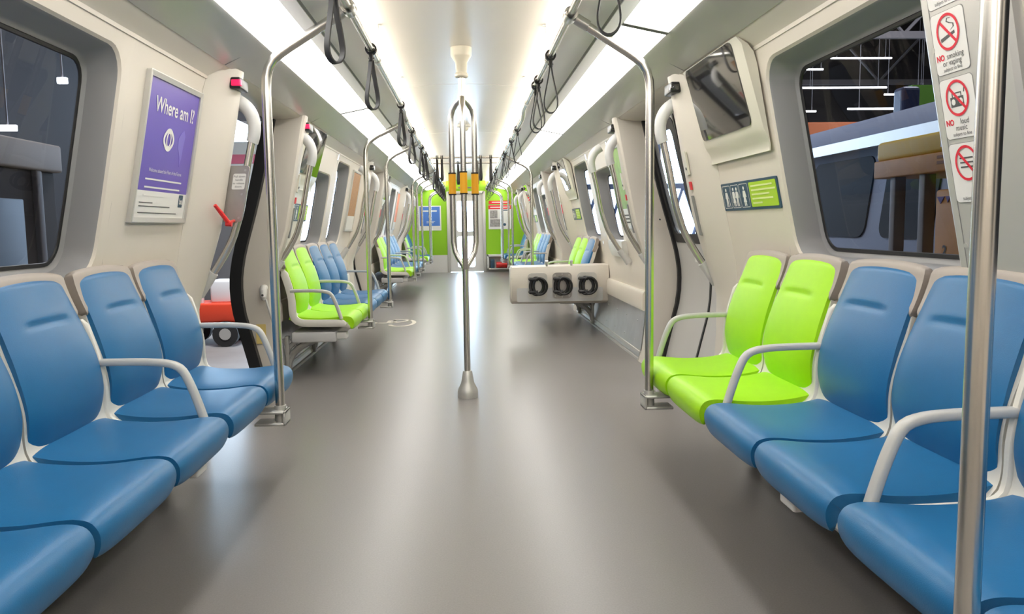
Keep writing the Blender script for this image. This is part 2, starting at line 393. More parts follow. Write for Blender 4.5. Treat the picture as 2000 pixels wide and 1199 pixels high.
for s in (-1, 1):
    for di, (a, b) in enumerate(DOORS[s]):
        dn += 1
        if s == -1 and di == 0:      # open: only the rubber leading edges show
            mb = MB(); seal_strip(mb, s, b - .055, b + .005, -.035, .045)
            seal_strip(mb, s, a - .005, a + .03, -.02, .045)
            struct('door_%d' % dn, mb, M['gasket'], smooth=25)
            mb = MB(); mb.box(-1.55, -1.36, a, b, 1.845, 1.862); struct('trim_%d' % (20 + dn), mb, M['gasket'], smooth=0)
            mb = MB(); mb.box(-1.62, -1.42, a, b, -.02, .012); struct('trim_%d' % (30 + dn), mb, M['kick'], smooth=0)
            continue
        mid = (a + b) / 2
        X = lambda z: doorx(z) - .01
        mb = MB(); zs = [.01] + [z for z in ZS if .01 < z < .96]
        root = None
        body = MB(); rub = MB(); pan = MB()
        for (l, r_) in ((a, mid - .012), (mid + .012, b)):
            wy0, wy1, wz0, wz1 = l + .085, r_ - .085, 1.02, 1.735
            o = rr(l, r_, .93, 1.86, .0005, 5, 8); i = rr(wy0, wy1, wz0, wz1, .07, 5, 8)
            body.loft([[(s * X(z), yy, z) for yy, z in o], [(s * X(z), yy, z) for yy, z in i], [(s * (X(z) + .03), yy, z) for yy, z in i]], cap=False)
            zs = [.01] + [z for z in ZS if .01 < z < .92] + [.93]
            body.loft([[(s * X(z), l, z), (s * X(z), r_, z)] for z in zs], cap=False, closed=False)
            j0 = rr(l + .012, r_ - .012, wz0 - .06, wz1 + .06, .08, 5, 8); j1 = rr(wy0 + .006, wy1 - .006, wz0 + .006, wz1 - .006, .065, 5, 8)
            rub.loft([[(s * X(z), yy, z) for yy, z in j0], [(s * (X(z) - .006), yy, z) for yy, z in j0], [(s * (X(z) - .006), yy, z) for yy, z in j1], [(s * (X(z) + .01), yy, z) for yy, z in j1]], cap=False)
            zz = [wz0 + (wz1 - wz0) * k / 10 for k in range(11)]
            pan.loft([[(s * (X(z) + .004), wy0, z), (s * (X(z) + .004), wy1, z)] for z in zz], cap=False, closed=False)
        seal_strip(rub, s, a - .004, a + .035, -.035, .02); seal_strip(rub, s, b - .035, b + .004, -.035, .02)
        seal_strip(rub, s, mid - .013, mid + .013, -.018, .02)
        do = struct('door_%d' % dn, body, M['leaf'], smooth=30)
        struct('seal', rub, M['gasket'], do, smooth=30); struct('pane', pan, M['glass_door'], do)

# kick plates, floor rails
for s in (-1, 1):
    mb = MB(); ranges = []; y = YN
    for a, b in DOORS[s]: ranges.append((y, a - .29)); y = b + .36
    ranges.append((y, YF))
    for y0, y1 in ranges:
        mb.loft([[(s * (skin(z) - .012), yy, z) for z in (.03, .1, .2, .3, .41)] for yy in (y0, y1)], cap=False, closed=False, mi=0)
        mb.loft([[(s * x, yy, z) for x, z in ((1.36, 0), (1.36, .02), (1.373, .024), (1.375, .075), (1.385, .08), (1.40, .08), (1.40, 0))] for yy in (y0, y1)], mi=1)
        mb.loft([[(s * x, yy, z) for x, z in ((1.43, .40), (1.402, .405), (1.398, .42), (1.40, .535), (1.412, .56), (1.44, .56))] for yy in (y0, y1)], mi=2)
        k = y0 + .25
        while k < y1:
            for z in (.14, .30): mb.cyl((s * (skin(z) - .010), k, z), (s * (skin(z) - .016), k, z), .007, 8, mi=1)
            k += .45
    struct('baseboard_' + SIDE[s], mb, [M['kick'], M['alu'], M['wall']], smooth=30)

# end wall with a doorway, and the wall behind the camera
mb = MB()
def poly_wall(mb, y, x0, x1, z0, z1, t=.06): mb.box(x0, x1, y, y + t, z0, z1)
poly_wall(mb, YF, -1.62, -.43, 0.42, 2.3); poly_wall(mb, YF, .43, 1.62, 0.42, 2.3); poly_wall(mb, YF, -.43, .43, 1.93, 2.3)
struct('wall_end', mb, M['green'], smooth=0)
mb = MB(); poly_wall(mb, YF - .004, -1.62, -.43, 0, .42); poly_wall(mb, YF - .004, .43, 1.62, 0, .42)
struct('baseboard_end', mb, M['white'], smooth=0)
mb = MB()
for x in (-.43, .43): mb.box(x - .035, x + .035, YF - .03, YF + .08, 0, 1.93, .006)
mb.box(-.43, .43, YF - .03, YF + .08, 1.87, 1.94, .006)
struct('trim_doorframe', mb, M['alu'])
mb = MB(); mb.box(-1.6, 1.6, YN - .06, YN, -.02, 2.3); struct('wall_near', mb, M['wall'], smooth=0)
fm = lambda u, v, ww: (u, YF + .02 - ww, v)
mb = MB(); o = rr(-.395, .395, .01, 1.87, .0005, 5, 4); i = rr(-.22, .20, .98, 1.70, .05, 5, 4)
mb2 = MB()
outer = [fm(u, v, 0) for u, v in rr(-.395, .395, .93, 1.87, .0005, 5, 4)]
mb.loft([outer, [fm(u, v, 0) for u, v in i], [fm(u, v, -.03) for u, v in i]], cap=False)
i2 = rr(-.22, .20, .12, .86, .05, 5, 4)
mb.loft([[fm(u, v, 0) for u, v in rr(-.395, .395, .01, .93, .0005, 5, 4)], [fm(u, v, 0) for u, v in i2], [fm(u, v, -.03) for u, v in i2]], cap=False)
dd = struct('door_end', mb, M['white'], smooth=0)
mb = MB(); mb.prism(i, fm, -.018, -.012); mb.prism(i2, fm, -.018, -.012); struct('pane', mb, glass('clear_glass', (.97, .98, 1), 1.45), dd, smooth=0)
mb = MB(); mb.box(.25, .29, YF - .03, YF + .03, .95, 1.03, .004); struct('latch', mb, M['yellow'], dd)

# ================================================================== LIGHTS
seams = {-1: [YN, 2.2, 6.2, 10.2, 14.2, YF - .05], 1: [YN, -.3, 3.68, 7.68, 11.68, 15.68, YF - .05]}
for s in (-1, 1):
    n = 0
    for a, b in zip(seams[s], seams[s][1:]):
        L = thing('ceiling_light', 'long white ceiling light panel, %s from the near end of the %s light strip' % (ORD[n], SIDE[s]), 'light', (s * .832, (a + b) / 2, 1.986), 0, 'ceiling light strips'); L.rotation_euler = (0, s * .20, 0)
        n += 1; h = (b - a) / 2
        d = MB(); d.loft([[(x_, yy_, z_) for x_, z_ in ((-.106, .012), (-.106, .0), (-.09, -.003), (.09, -.003), (.106, .0), (.106, .012))] for yy_ in (-h + .022, h - .022)]); obj('diffuser', d, M['light'], L)
        for e_ in (-h, h - .022):
            f = MB(); f.box(-.106, .106, e_, e_ + .022, -.006, .014); obj('end_frame', f, M['trimgrey'], L, 0)
    for k, (a, b) in enumerate(((YN, 4.0), (4.02, 11.0), (11.02, YF))):
        mb = MB(); mb.box(min(s * .57, s * .64), max(s * .57, s * .64), a, b, 2.075, 2.09)
        o = obj('cove_lamp', mb, M['cove'], None, 0)
        tag(o, 'warm cove lamp strip above the %s duct lip, %s along the car' % (SIDE[s], ORD[k]), 'light', 'cove lamp strips')

# ================================================================== SEATS
def pad(mb, path, width, thick, rend=.04, rw=.025, crown=.0, edge=.02, arch=0.0, n=15, N=40, crease=None, ends=(1, 1)):
    """an upholstered slab following a side profile (y, z); width is a function of t"""
    P = catmull([(0, y, z) for y, z in path], 8); P, L = resample(P, N); rings = []
    for i, p in enumerate(P):
        t = i / (N - 1); d0 = t * L; d1 = (1 - t) * L
        tg = (P[min(i + 1, N - 1)] - P[max(i - 1, 0)]).normalized(); nv = Vector((0, tg.z, -tg.y))
        if i == 0: sg = -1 if (nv.y > 0 and abs(nv.y) > abs(nv.z)) or (nv.z < 0 and abs(nv.z) >= abs(nv.y)) else 1
        nv = nv * sg
        e = 1.0
        if ends[0]: q = min(d0 / rend, 1); e = min(e, math.sqrt(max(0, 1 - (1 - q) ** 2)))
        if ends[1]: q = min(d1 / rend, 1); e = min(e, math.sqrt(max(0, 1 - (1 - q) ** 2)))
        W = width(t) - 2 * rend * .8 * (1 - e); th = thick * max(e, .12) if thick > 0 else thick
        ring = []
        for k in range(n):
            u = -1 + 2 * k / (n - 1); u = math.sin(u * math.pi / 2) * .35 + u * .65
            o = -edge * abs(u) ** 5 - crown * u * u - thick * .35 * (1 - e)
            if crease:
                y_, z_ = p.y, p.z
                o -= .010 * math.exp(-((z_ - crease) / .010) ** 2) * max(0, 1 - (abs(u) / .62) ** 6)
            q = p + nv * o; ring.append((u * W / 2, q.y, q.z + arch * (1 - u * u)))
        for k in range(n):
            u = 1 - 2 * k / (n - 1); q = p - nv * thick * (.35 + .65 * e); ring.append((u * W / 2 * .97, q.y, q.z + arch * (1 - u * u)))
        rings.append(ring)
    mb.loft(rings)
tabw = lambda T: lerp_tab(T)
SEAT = {}
def back_pts(): return [(.438, .420), (.414, .485), (.400, .56), (.405, .63), (.425, .715), (.455, .80), (.483, .87), (.505, .925), (.515, .95)]
BW = tabw([(0, .452), (.12, .456), (.28, .468), (.48, .472), (.62, .460), (.76, .446), (.9, .440), (1, .438)])
SW = tabw([(0, .462), (.15, .465), (.4, .470), (.8, .474), (1, .46)])
def seat_meshes():
    m = {}
    b = MB(); pad(b, back_pts(), BW, .05, rend=.03, edge=.015, crown=.005, arch=.008, N=60, n=19, crease=.815, ends=(0, 1)); m['back'] = b
    c = MB(); pad(c, [(.425, .475), (.36, .462), (.27, .455), (.18, .457), (.10, .465), (.055, .466), (.020, .455), (.0, .425), (.0, .39), (.012, .362), (.03, .345)], SW, .055, rend=.022, edge=.010, crown=.0, N=44, n=17, ends=(0, 1)); m['cushion'] = c
    h = MB(); pad(h, [(.535, .90), (.505, .84), (.478, .76), (.442, .66), (.427, .58), (.428, .51), (.418, .462), (.385, .432), (.33, .423), (.2, .42), (.1, .418), (.055, .405), (.035, .375), (.045, .352)], tabw([(0, .43), (.1, .45), (.2, .485), (.9, .494), (1, .485)]), .036, rend=.02, edge=.002, N=44, n=9); m['shell'] = h
    q = MB(); pad(q, [(.478, .815), (.498, .86), (.515, .91), (.522, .94), (.526, .966)], tabw([(0, .478), (.25, .476), (.6, .472), (1, .466)]), .040, rend=.03, edge=.003, arch=.010, N=20, n=15); m['surround'] = q
    a = MB(); P = resample(catmull([(0, .455, .652), (0, .40, .652), (0, .28, .650), (0, .205, .642), (0, .165, .622), (0, .14, .575), (0, .118, .515), (0, .095, .44)], 6), 30)[0]; rings = []
    for i, p in enumerate(P):
        tg = (P[min(i + 1, 29)] - P[max(i - 1, 0)]).normalized(); nv = Vector((0, -tg.z, tg.y))
        hw, ht = .017, .0125
        rings.append([(p + Vector((hw * cx, 0, 0)) + nv * ht * cz)[:] for cx, cz in ((1, .5), (.8, .9), (0, 1.05), (-.8, .9), (-1, .5), (-1, -.5), (-.7, -.9), (.7, -.9), (1, -.5))])
    a.loft(rings); m['arm'] = a
    e = MB(); P = resample(catmull([(0, .50, .80), (0, .465, .68), (0, .447, .58), (0, .445, .50), (0, .43, .445), (0, .385, .418), (0, .32, .412), (0, .2, .41), (0, .10, .408), (0, .06, .40)], 6), 30)[0]; rings = []
    for i, p in enumerate(P):
        tg = (P[min(i + 1, 29)] - P[max(i - 1, 0)]).normalized(); nv = Vector((0, -tg.z, tg.y)); ht = .026 if 0 < i < 29 else .012
        rings.append([(p + Vector((.012 * cx, 0, 0)) + nv * ht * cz)[:] for cx, cz in ((1, .8), (.7, 1), (-.7, 1), (-1, .8), (-1, -.8), (-.7, -1), (.7, -1), (1, -.8))])
    e.loft(rings); m['side'] = e
    return m
SM = seat_meshes()
PROTO = {}
def proto(colour, arm):
    key = (colour, arm)
    if key in PROTO: return PROTO[key], True
    root = thing('train_seat', 'seat', 'seat')
    if not SEAT:
        for k, (nm, mm) in dict(back=('backrest', M['blue']), cushion=('seat_cushion', M['blue']), shell=('seat_shell', M['shell']), surround=('headrest_surround', M['surround']), arm=('armrest', M['arm']), side=('armrest_panel', M['shell'])).items():
            o = obj(nm, SM[k], mm, None, 50); SEAT[k] = o.data; bpy.data.objects.remove(o)
        for k in ('back', 'cushion'):
            d = SEAT[k].copy(); d.materials[0] = M['lime']; SEAT[k + '_lime'] = d
    def part(nm, dk, x=0, par=root):
        o = bpy.data.objects.new(nm, SEAT[dk]); COL.objects.link(o); o.parent = par; o.location = (x, 0, 0); return o
    part('seat_shell', 'shell'); sfx = '_lime' if colour == 'lime' else ''
    part('seat_cushion', 'cushion' + sfx); part('backrest', 'back' + sfx); part('headrest_surround', 'surround')
    if arm: part('armrest', 'arm', arm * .2575); part('armrest_panel', 'side', arm * .2575)
    kids(root); PROTO[key] = root
    return root, False
BENCH = []
def bench(s, name, start, spec):
    """spec: list of (colour, arm at near side?, arm at far side?) from near to far; start = Y of near edge"""
    y = start; n = 0
    for colour, an, af in spec:
        if an: y += .03
        yc = y + .25
        arm = 0
        # local +x is world +Y on the left side, world -Y on the right
        if an: arm = -1 if s == -1 else 1
        if af: arm = 1 if s == -1 else -1
        r, old = proto(colour, arm)
        o = copy_tree(r) if old else r
        o.location = (s * .83, yc, 0); o.rotation_euler = (0, 0, math.pi / 2 if s == -1 else -math.pi / 2)
        cname = 'blue' if colour == 'blue' else 'lime green'
        o['label'] = '%s vinyl seat, %s from the near end of the %s' % (cname, ORD[n], name); o['group'] = 'seats of the ' + name
        n += 1; y += .50
        if af: y += .03
    BENCH.append((s, name, start, y))
b_, g_ = 'blue', 'lime'
# first member of each pair carries no arm, second carries the arm on its far side
bench(-1, 'near left bench', 1.235, [(b_, 1, 0), (b_, 0, 0), (b_, 0, 1), (b_, 0, 0), (b_, 0, 1)])
bench(1, 'near right bench', .735, [(b_, 0, 0), (b_, 0, 1), (b_, 0, 0), (b_, 0, 1), (g_, 0, 0), (g_, 0, 1)])
bench(-1, 'left bench past open doorway', 5.80, [(g_, 1, 0), (g_, 0, 1), (b_, 0, 0), (b_, 0, 0), (b_, 0, 1)])
bench(1, 'right bench behind cream rack', 8.28, [(b_, 0, 0), (g_, 0, 0), (g_, 0, 1)])
bench(-1, 'third bench on the left', 11.95, [(g_, 1, 0), (g_, 0, 1), (b_, 0, 0), (b_, 0, 1), (b_, 0, 0), (b_, 0, 1)])
bench(1, 'third bench on the right', 12.75, [(b_, 1, 0), (b_, 0, 1), (b_, 0, 0), (g_, 0, 1), (g_, 0, 1)])
bench(-1, 'last left bench', 17.1, [(g_, 1, 0), (b_, 0, 1), (b_, 0, 1)])
bench(1, 'last right bench', 17.55, [(b_, 1, 0), (b_, 0, 1)])
# under-seat frames
for s, name, y0, y1 in BENCH:
    L = y1 - y0; rz = math.pi / 2 if s == -1 else -math.pi / 2
    r = thing('bench_frame', 'grey cast metal frame under the seats of the ' + name, 'frame', (s * .83, (y0 + y1) / 2, 0), rz, 'bench frames')
    h = L / 2 - .02
    mb = MB(); mb.box(-h, h, .14, .46, .27, .345, .012); obj('beam', mb, M['boxlow'], r)
    k = -h + .18
    while k < h:
        mb = MB()
        arc = [Vector((k, .13 + .40 * math.sin(a), .30 - .24 * (1 - math.cos(a)) * 1.0)) for a in [math.pi / 2 * q / 10 for q in range(11)]]
        mb.tube(arc, .027, 8)
        arc2 = [Vector((k, .27 + .26 * math.sin(a), .30 - .13 * (1 - math.cos(a)))) for a in [math.pi / 2 * q / 8 for q in range(9)]]
        mb.tube(arc2, .018, 8)
        for q in (2, 4, 6, 8): mb.cyl(arc[q], (k, arc[q].y + .05, .28), .012, 6); mb.cyl(arc[q], (k, min(arc[q].y + .12, .52), arc[q].z - .06), .011, 6)
        mb.box(k - .03, k + .03, .515, .545, .02, .30, .005)
        obj('bracket', mb, M['castalu'], r); k += 1.02
    for k in ((-h + .10,) if L < 2 else (-h + .10, .12)):
        mb = MB(); mb.cyl((k, .10, .33), (k, .16, .28), .012, 8); mb.box(k - .05, k + .05, .07, .15, .285, .335, .008); obj('clamp', mb, M['white'], r)

# ================================================================== POLES
def side_pole(s, y, label, near=False):
    cx, cz = (-s * (.806 - .472), 1.96) if y * .971 > 6.4 else (-s * .346, 1.99)
    r = thing('grab_pole', label, 'pole', (s * .806, y * .971, 0), 0, 'stanchion poles along the seats')
    mb = MB(); P = [(0, 0, .335), (0, 0, 1.0), (0, 0, 1.66)] + [(-s * q[0], 0, q[1]) for q in ((.003, 1.715), (.014, 1.755), (.036, 1.789), (.066, 1.813), (.10, 1.836), (.15, 1.867 + (cz - 1.99) * .3), (.31, cz - .022))]
    mb.tube(P, .0195, 14); obj('pole', mb, M['steel'], r)
    mb = MB(); mb.tube([(-s * .268, 0, cz - .046), (-s * .295, 0, cz - .031), (-s * .321, 0, cz - .015)], .024, 14); mb.tube([(cx, -.04, cz), (cx, .04, cz)], .029, 16, cap=False); mb.tube([(cx, -.04, cz), (cx, .04, cz)], .0215, 16, cap=False); obj('clamp', mb, M['chrome'], r)
    mb = MB(); x0, x1 = sorted((s * -.03, s * .10))
    mb.box(x0, x1, -.05, .05, .325, .337, .004); mb.box(x0, x1, -.05, .05, .275, .287, .004)
    a, b = sorted((-s * .03, -s * .018)); mb.box(a, b, -.05, .05, .275, .337, .004); mb.cyl((0, 0, .28), (0, 0, .355), .024, 14)
    obj('foot_bracket', mb, M['alu'], r)
    return r
for s, ys_ in ((-1, [3.47, 6.77, 8.49, 12.56, 13.64, 15.09, 18.2, 18.75]), (1, [1.235, 3.58, 10.1, 14.35, 15.65, 18.3, 18.85])):
    for k, y in enumerate(ys_):
        side_pole(s, y, 'steel grab pole bent toward the ceiling, %s from the camera along the %s seats' % (ORD[k], SIDE[s]))
def centre_pole(x, y, label, plain=False):
    r = thing('centre_pole', label, 'pole', (x, y, 0), 0, None)
    mb = MB(); mb.cyl((0, 0, .10), (0, 0, 2.08 if plain else .86), .0205, 18)
    if not plain: mb.cyl((0, 0, 1.88), (0, 0, 2.08), .0205, 18)
    obj('pole', mb, M['steel'], r)
    for k, a in enumerate(() if plain else (-90, 30, 150)):
        c, s_ = math.cos(math.radians(a)), math.sin(math.radians(a)); R_ = .083
        P = [(c * q * R_, s_ * q * R_, z) for q, z in ((.05, .835), (.25, .86), (.6, .90), (.86, .94), (1, 1.0), (1, 1.05), (1, 1.3), (1, 1.6), (1, 1.74), (1, 1.79), (.86, 1.83), (.55, 1.865), (.2, 1.885), (.05, 1.90))]
        mb = MB(); mb.tube(P, .0185, 14); p = obj('prong', mb, M['steel'], r)
        cx, cy = c * R_, s_ * R_
        mb = MB(); mb.lathe([(.023, 1.305), (.023, 1.432)], (cx, cy, 0), 18); q = obj('grip_sleeve', mb, M['yellow'], p)
        for zb in (1.298, 1.431):
            mb = MB(); mb.lathe([(.0245, zb), (.0245, zb + .008)], (cx, cy, 0), 18); obj('sleeve_band', mb, M['black'], p)
    mb = MB(); mb.lathe([(.066, 0), (.066, .035), (.064, .045), (.060, .058), (.044, .09), (.040, .105), (.030, .165), (.026, .172), (.0205, .172)], n=32); obj('floor_base', mb, M['alu'], r)
    mb = MB(); mb.lathe([(.022, 2.02), (.034, 2.02), (.042, 2.028), (.042, 2.042), (.034, 2.05), (.037, 2.11), (.060, 2.145), (.065, 2.155), (.065, 2.203)], n=32); obj('ceiling_cap', mb, M['cap'], r)
    return r
centre_pole(-.012, 5.07, 'three-pronged steel centre pole with yellow grip sleeves, nearest in the aisle')
r = thing('ceiling_dome', 'small white dome fixture on the ceiling behind the centre pole', 'fixture', (-.005, 8.9, 2.205))
mb = MB(); mb.lathe([(.075, 0), (.075, -.018), (.06, -.024)], n=28); obj('base', mb, M['white'], r)
mb = MB(); mb.lathe([(.055, -.022), (.05, -.045), (.035, -.06), (.012, -.068), (.001, -.069)], n=28); obj('dome', mb, M['cap'], r)

# overhead rails
for s in (-1, 1):
    r = thing('overhead_rail', 'long steel overhead rail under the %s cove, carrying black straps' % SIDE[s], 'rail', (s * .46, 8, 2.0))
    mb = MB(); P = [(0, YN - 8 + .05, -.01), (0, -2, -.01), (0, -1.75, -.01), (s * .004, -1.68, -.018), (s * .01, -1.55, -.035), (s * .012, -1.45, -.04), (s * .012, 10.8, -.04)]
    mb.tube(P, .017, 12); obj('rail_tube', mb, M['steel'], r)
    y = -1.6
    while y < 18.8:
        mb = MB(); zr = 1.99 if y < 6.3 else 1.96
        mb.cyl((0, y - 8, zr - 2.0), (-s * .012, y - 8, 2.178 - 2.0), .0045, 8); mb.cyl((-s * .012, y - 8, .166), (-s * .012, y - 8, .175), .016, 12); mb.cyl((0, y - 8 - .02, zr - 2.0), (0, y - 8 + .02, zr - 2), .021, 12)
        obj('hanger', mb, M['chrome'], r); y += 1.5
for k, y in enumerate((10.4, 11.3)):
    mb = MB(); mb.cyl((-.45, y, 1.985), (.45, y, 1.985), .014, 10)
    tag(obj('cross_bar', mb, M['steel']), 'thin steel bar across the aisle ceiling, %s of the two' % ('nearer' if k == 0 else 'farther'), 'rail', 'ceiling cross bars')

# ------------------------------------------------------------------ straps
def strap_root():
    r = thing('hanging_strap', 'strap', 'strap')
    mb = MB(); half = [(.004, -.055), (.010, -.10), (.020, -.15), (.032, -.21), (.036, -.245), (.031, -.275), (.016, -.293), (0, -.298)]
    pts = half + [(-x, z) for x, z in half[-2::-1]]
    P = [Vector((x, 0, z)) for x, z in pts]; P = resample(catmull(P, 5), 46)[0]; rings = []
    for i, p in enumerate(P):
        tg = (P[min(i + 1, 45)] - P[max(i - 1, 0)]).normalized(); nv = Vector((tg.z, 0, -tg.x))
        rings.append([(p + nv * a * .0028 + Vector((0, b * .0135, 0)))[:] for a, b in ((1, 1), (1, -1), (-1, -1), (-1, 1))])
    mb.loft(rings); obj('loop', mb, M['strap'], r)
    mb = MB(); ring = [Vector((math.cos(a) * .024, 0, math.sin(a) * .024)) for a in [2 * math.pi * k / 16 for k in range(16)]]
    for yy in (-.010, .010): mb.tube([p + Vector((0, yy, 0)) for p in ring], .006, 6, closed=True)
    mb.box(-.010, .010, -.015, .015, -.062, -.020, .003); mb.cyl((-.014, 0, -.045), (.014, 0, -.045), .005, 8)
    obj('clamp', mb, M['black'], r); kids(r); return r
SP = strap_root(); used = [False]
def strap(x, y, z, loop, label, group, clamp=0):
    o = SP if not used[0] else copy_tree(SP)
    used[0] = True; o.location = (x, y, z); o.rotation_euler = (0, 0, clamp); tag(o, label, 'strap', group)
    lp = [c for c in bpy.data.objects if c.parent == o and c.name.startswith('loop')][0]; lp.rotation_euler = (0, 0, loop)
LY = [2.97, 4.12, 5.95, 7.24, 8.75, 9.5, 9.75, 12.3, 12.55, 13.35, 14.4, 15.3, 16.2, 17.0, 17.95]
RY = [2.55, 4.28, 4.98, 5.18, 7.2, 8.15, 9.5, 9.9, 12.2, 12.9, 14.5, 15.1, 16.2, 17.1, 17.9]
for s, Y in ((-1, LY), (1, RY)):
    for k, y in enumerate(Y):
        z = 1.99 if y < 6.3 else 1.96
        lr = random.uniform(.75, 1.1) if s == -1 else random.uniform(-.25, .15)
        strap(s * .46 + (s * .012 if y > 6.3 else 0), y, z, lr, 'black loop strap hanging from the %s overhead rail, %s from the camera' % (SIDE[s], ORD[k]), 'straps on the overhead rails')
for k, (x, bar) in enumerate(((-.36, 0), (-.30, 0), (.20, 0), (.33, 0), (-.10, 1), (.17, 1))):
    nm = ['leftmost', 'second from left', 'second from right', 'rightmost', 'left', 'right'][k]
    strap(x, (10.4, 11.3)[bar], 1.985, .25, 'black strap on the %s ceiling cross bar, %s one there' % (('nearer', 'farther')[bar], nm), 'straps on the cross bars', clamp=math.pi / 2)

# ================================================================== DOOR HANDRAILS, LAMPS, POST FITTINGS
def handrail(s, y, label, small=False):
    r = thing('handrail', label, 'handrail', (0, y, 0), 0, 'grey elbowed handrails by the doors')
    P = [(s * 1.16, 0, 1.755), (s * 1.118, 0, 1.725), (s * 1.092, 0, 1.685), (s * 1.08, 0, 1.635), (s * 1.085, 0, 1.58), (s * 1.096, 0, 1.545)]
    mb = MB(); P_ = resample(catmull([Vector(p) for p in P], 5), 18)[0]; mb.tube(P_, [.037 - .006 * i / 17 for i in range(18)], 14); obj('upper_elbow', mb, M['elbow'], r)
    mb = MB(); mb.tube(resample(catmull([Vector((s * x, 0, z)) for x, z in ((1.094, 1.56), (1.13, 1.40), (1.165, 1.22), (1.195, 1.12), (1.225, 1.04), (1.29, .93), (1.345, .85))], 6), 40)[0], .0195, 14); obj('tube', mb, M['steel'], r)
    mb = MB(); mb.tube([(s * 1.325, 0, .878), (s * 1.36, 0, .832), (s * 1.41, 0, .765)], [.027, .030, .034], 14); obj('lower_elbow', mb, M['elbow'], r)
def lamp(s, y, lit, label):
    r = thing('door_lamp', label, 'lamp', (s * postx(1.815), y, 1.815), 0, 'door lamps at the top of the posts')
    x0, x1 = sorted((s * .03, -s * .024))
    mb = MB(); mb.box(x0, x1, -.075, .075, -.028, .028, .008); obj('housing', mb, M['black'], r)
    a, b = sorted((-s * .0265, s * .02))
    mb = MB(); mb.box(a, b, -.079, -.045, -.016, .016, .006); obj('lens', mb, M['redlamp'] if lit else M['screen'], r)
i = {-1: 0, 1: 0}
for s in (-1, 1):
    k = 0
    for di, (a, b) in enumerate(DOORS[s]):
        for y, yy, ws in ((a + .03, a - .085, 'near'), (b + .09, b + .14, 'far')):
            lit = (s == -1 and di == 0)
            handrail(s, y, 'grey elbowed steel handrail on the %s post of the %s doorway on the %s' % (ws, ORD[di], SIDE[s]))
            lamp(s, yy, lit, '%s door lamp on the %s post of the %s doorway on the %s' % ('red lit' if lit else 'black unlit', ws, ORD[di], SIDE[s]))
handrail(-1, 8.95, 'grey elbowed handrail on the left wall beside the brown poster')
handrail(1, 6.85, 'grey elbowed handrail on the right wall beside the narrow green poster')

# emergency door release, left post
r = thing('door_release_box', 'grey metal door release box with red handle on post by open doorway', 'box', (0, 0, 0))
A, B = Vector((-1.218, 4.24, 1.42)), Vector((-1.105, 4.24, 1.40))
def relmap(u, v, ww): # u toward aisle 0..1, v up, plate faces the camera
    z = 1.14 + v
    x = -1.275 + u * 1.0 + (v / .28) * .053
    return (x, 4.188 - ww, z)
mb = MB(); mb.prism(rr(-.005, .118, 0, .285, .014), relmap, -.014, 0); obj('cover', mb, M['plate'], r, 30)
mb = MB()
for u, v in ((.012, .02), (.10, .02), (.012, .262), (.10, .262), (.10, .14), (.012, .14)): mb.prism([(u + .006 * math.cos(q), v + .006 * math.sin(q)) for q in [k * math.pi / 4 for k in range(8)]], relmap, 0, .003)
obj('screws', mb, M['castalu'], r, 0)
mb = MB(); mb.prism(rr(.044, .108, .165, .245, .008), relmap, 0, .0015); st = obj('sticker', mb, M['paper'], r, 0)
mb = MB()
for k, t in enumerate(('Pull down', 'handle', 'to release', 'doors')): put_text(mb, relmap, t, .076, .230 - k * .017, .0145, .002)
obj('lettering', mb, M['ink'], st, 0)
mb = MB(); mb.prism(rr(-.03, 0.0, -.005, .29, .012), relmap, -.012, .03); obj('back_plate', mb, M['cap'], r, 30)
mb = MB(); mb.tube([(-1.236, 4.02, 1.222), (-1.214, 4.05, 1.18), (-1.192, 4.08, 1.135)], [.009, .011, .012], 10); mb.tube([(-1.205, 4.08, 1.13), (-1.175, 4.08, 1.128)], .013, 10); mb.tube([(-1.192, 4.08, 1.135), (-1.195, 4.19, 1.145)], .008, 8); obj('handle', mb, M['red'], r)

# ------------------------------------------------------------------ posters
def poster(name, s, yc, zc, wd, ht, label, kind):
    r = thing(name, label, 'poster', (0, 0, 0)); f = wmap(s, yc, zc)
    mb = MB(); o = rr(-wd / 2, wd / 2, -ht / 2, ht / 2, .006, 3, 6); i_ = rr(-wd / 2 + .024, wd / 2 - .024, -ht / 2 + .024, ht / 2 - .024, .004, 3, 6)
    mb.loft([[f(u, v, .0) for u, v in o], [f(u, v, .020) for u, v in o], [f(u, v, .022) for u, v in rr(-wd / 2 + .004, wd / 2 - .004, -ht / 2 + .004, ht / 2 - .004, .005, 3, 6)], [f(u, v, .018) for u, v in i_], [f(u, v, .008) for u, v in i_]], cap=False)
    obj('frame', mb, M['alu'], r, 30)
    w2, h2 = wd / 2 - .022, ht / 2 - .022
    def sheet(nm, v0, v1, m_, wz=.011, u0=-w2, u1=w2):
        mb = MB(); n = 8
        mb.loft([[f(u0, v0 + (v1 - v0) * k / n, wz), f(u1, v0 + (v1 - v0) * k / n, wz)] for k in range(n + 1)], cap=False, closed=False); return obj(nm, mb, m_, r, 30)
    return r, f, w2, h2, sheet
r, f, w2, h2, sheet = poster('framed_poster', -1, 3.58, 1.435, .62, .62, 'framed purple poster reading Where am I on left wall above blue seats', 'a')
vsep = -h2 + (2 * h2) * .20
sheet('white_foot', -h2, vsep, M['paper']); pz = sheet('print', vsep, h2, M['purple'])
mb = MB(); put_text(mb, f, 'Where am I?', .02, .185, .088, .0125, bold=.0012, sx=.98); obj('title', mb, M['paper'], r, 0)
mb = MB()
cu, cv = -.02, .055
eye = []
for k in range(24):
    a = 2 * math.pi * k / 24; eye.append((cu + .058 * math.cos(a) * (1 if abs(math.cos(a)) < .8 else 1.06), cv + .050 * math.sin(a) * (1 - .25 * abs(math.cos(a)) ** 3)))
inn = [(cu + (u - cu) * .72, cv + (v - cv) * .66) for u, v in eye]
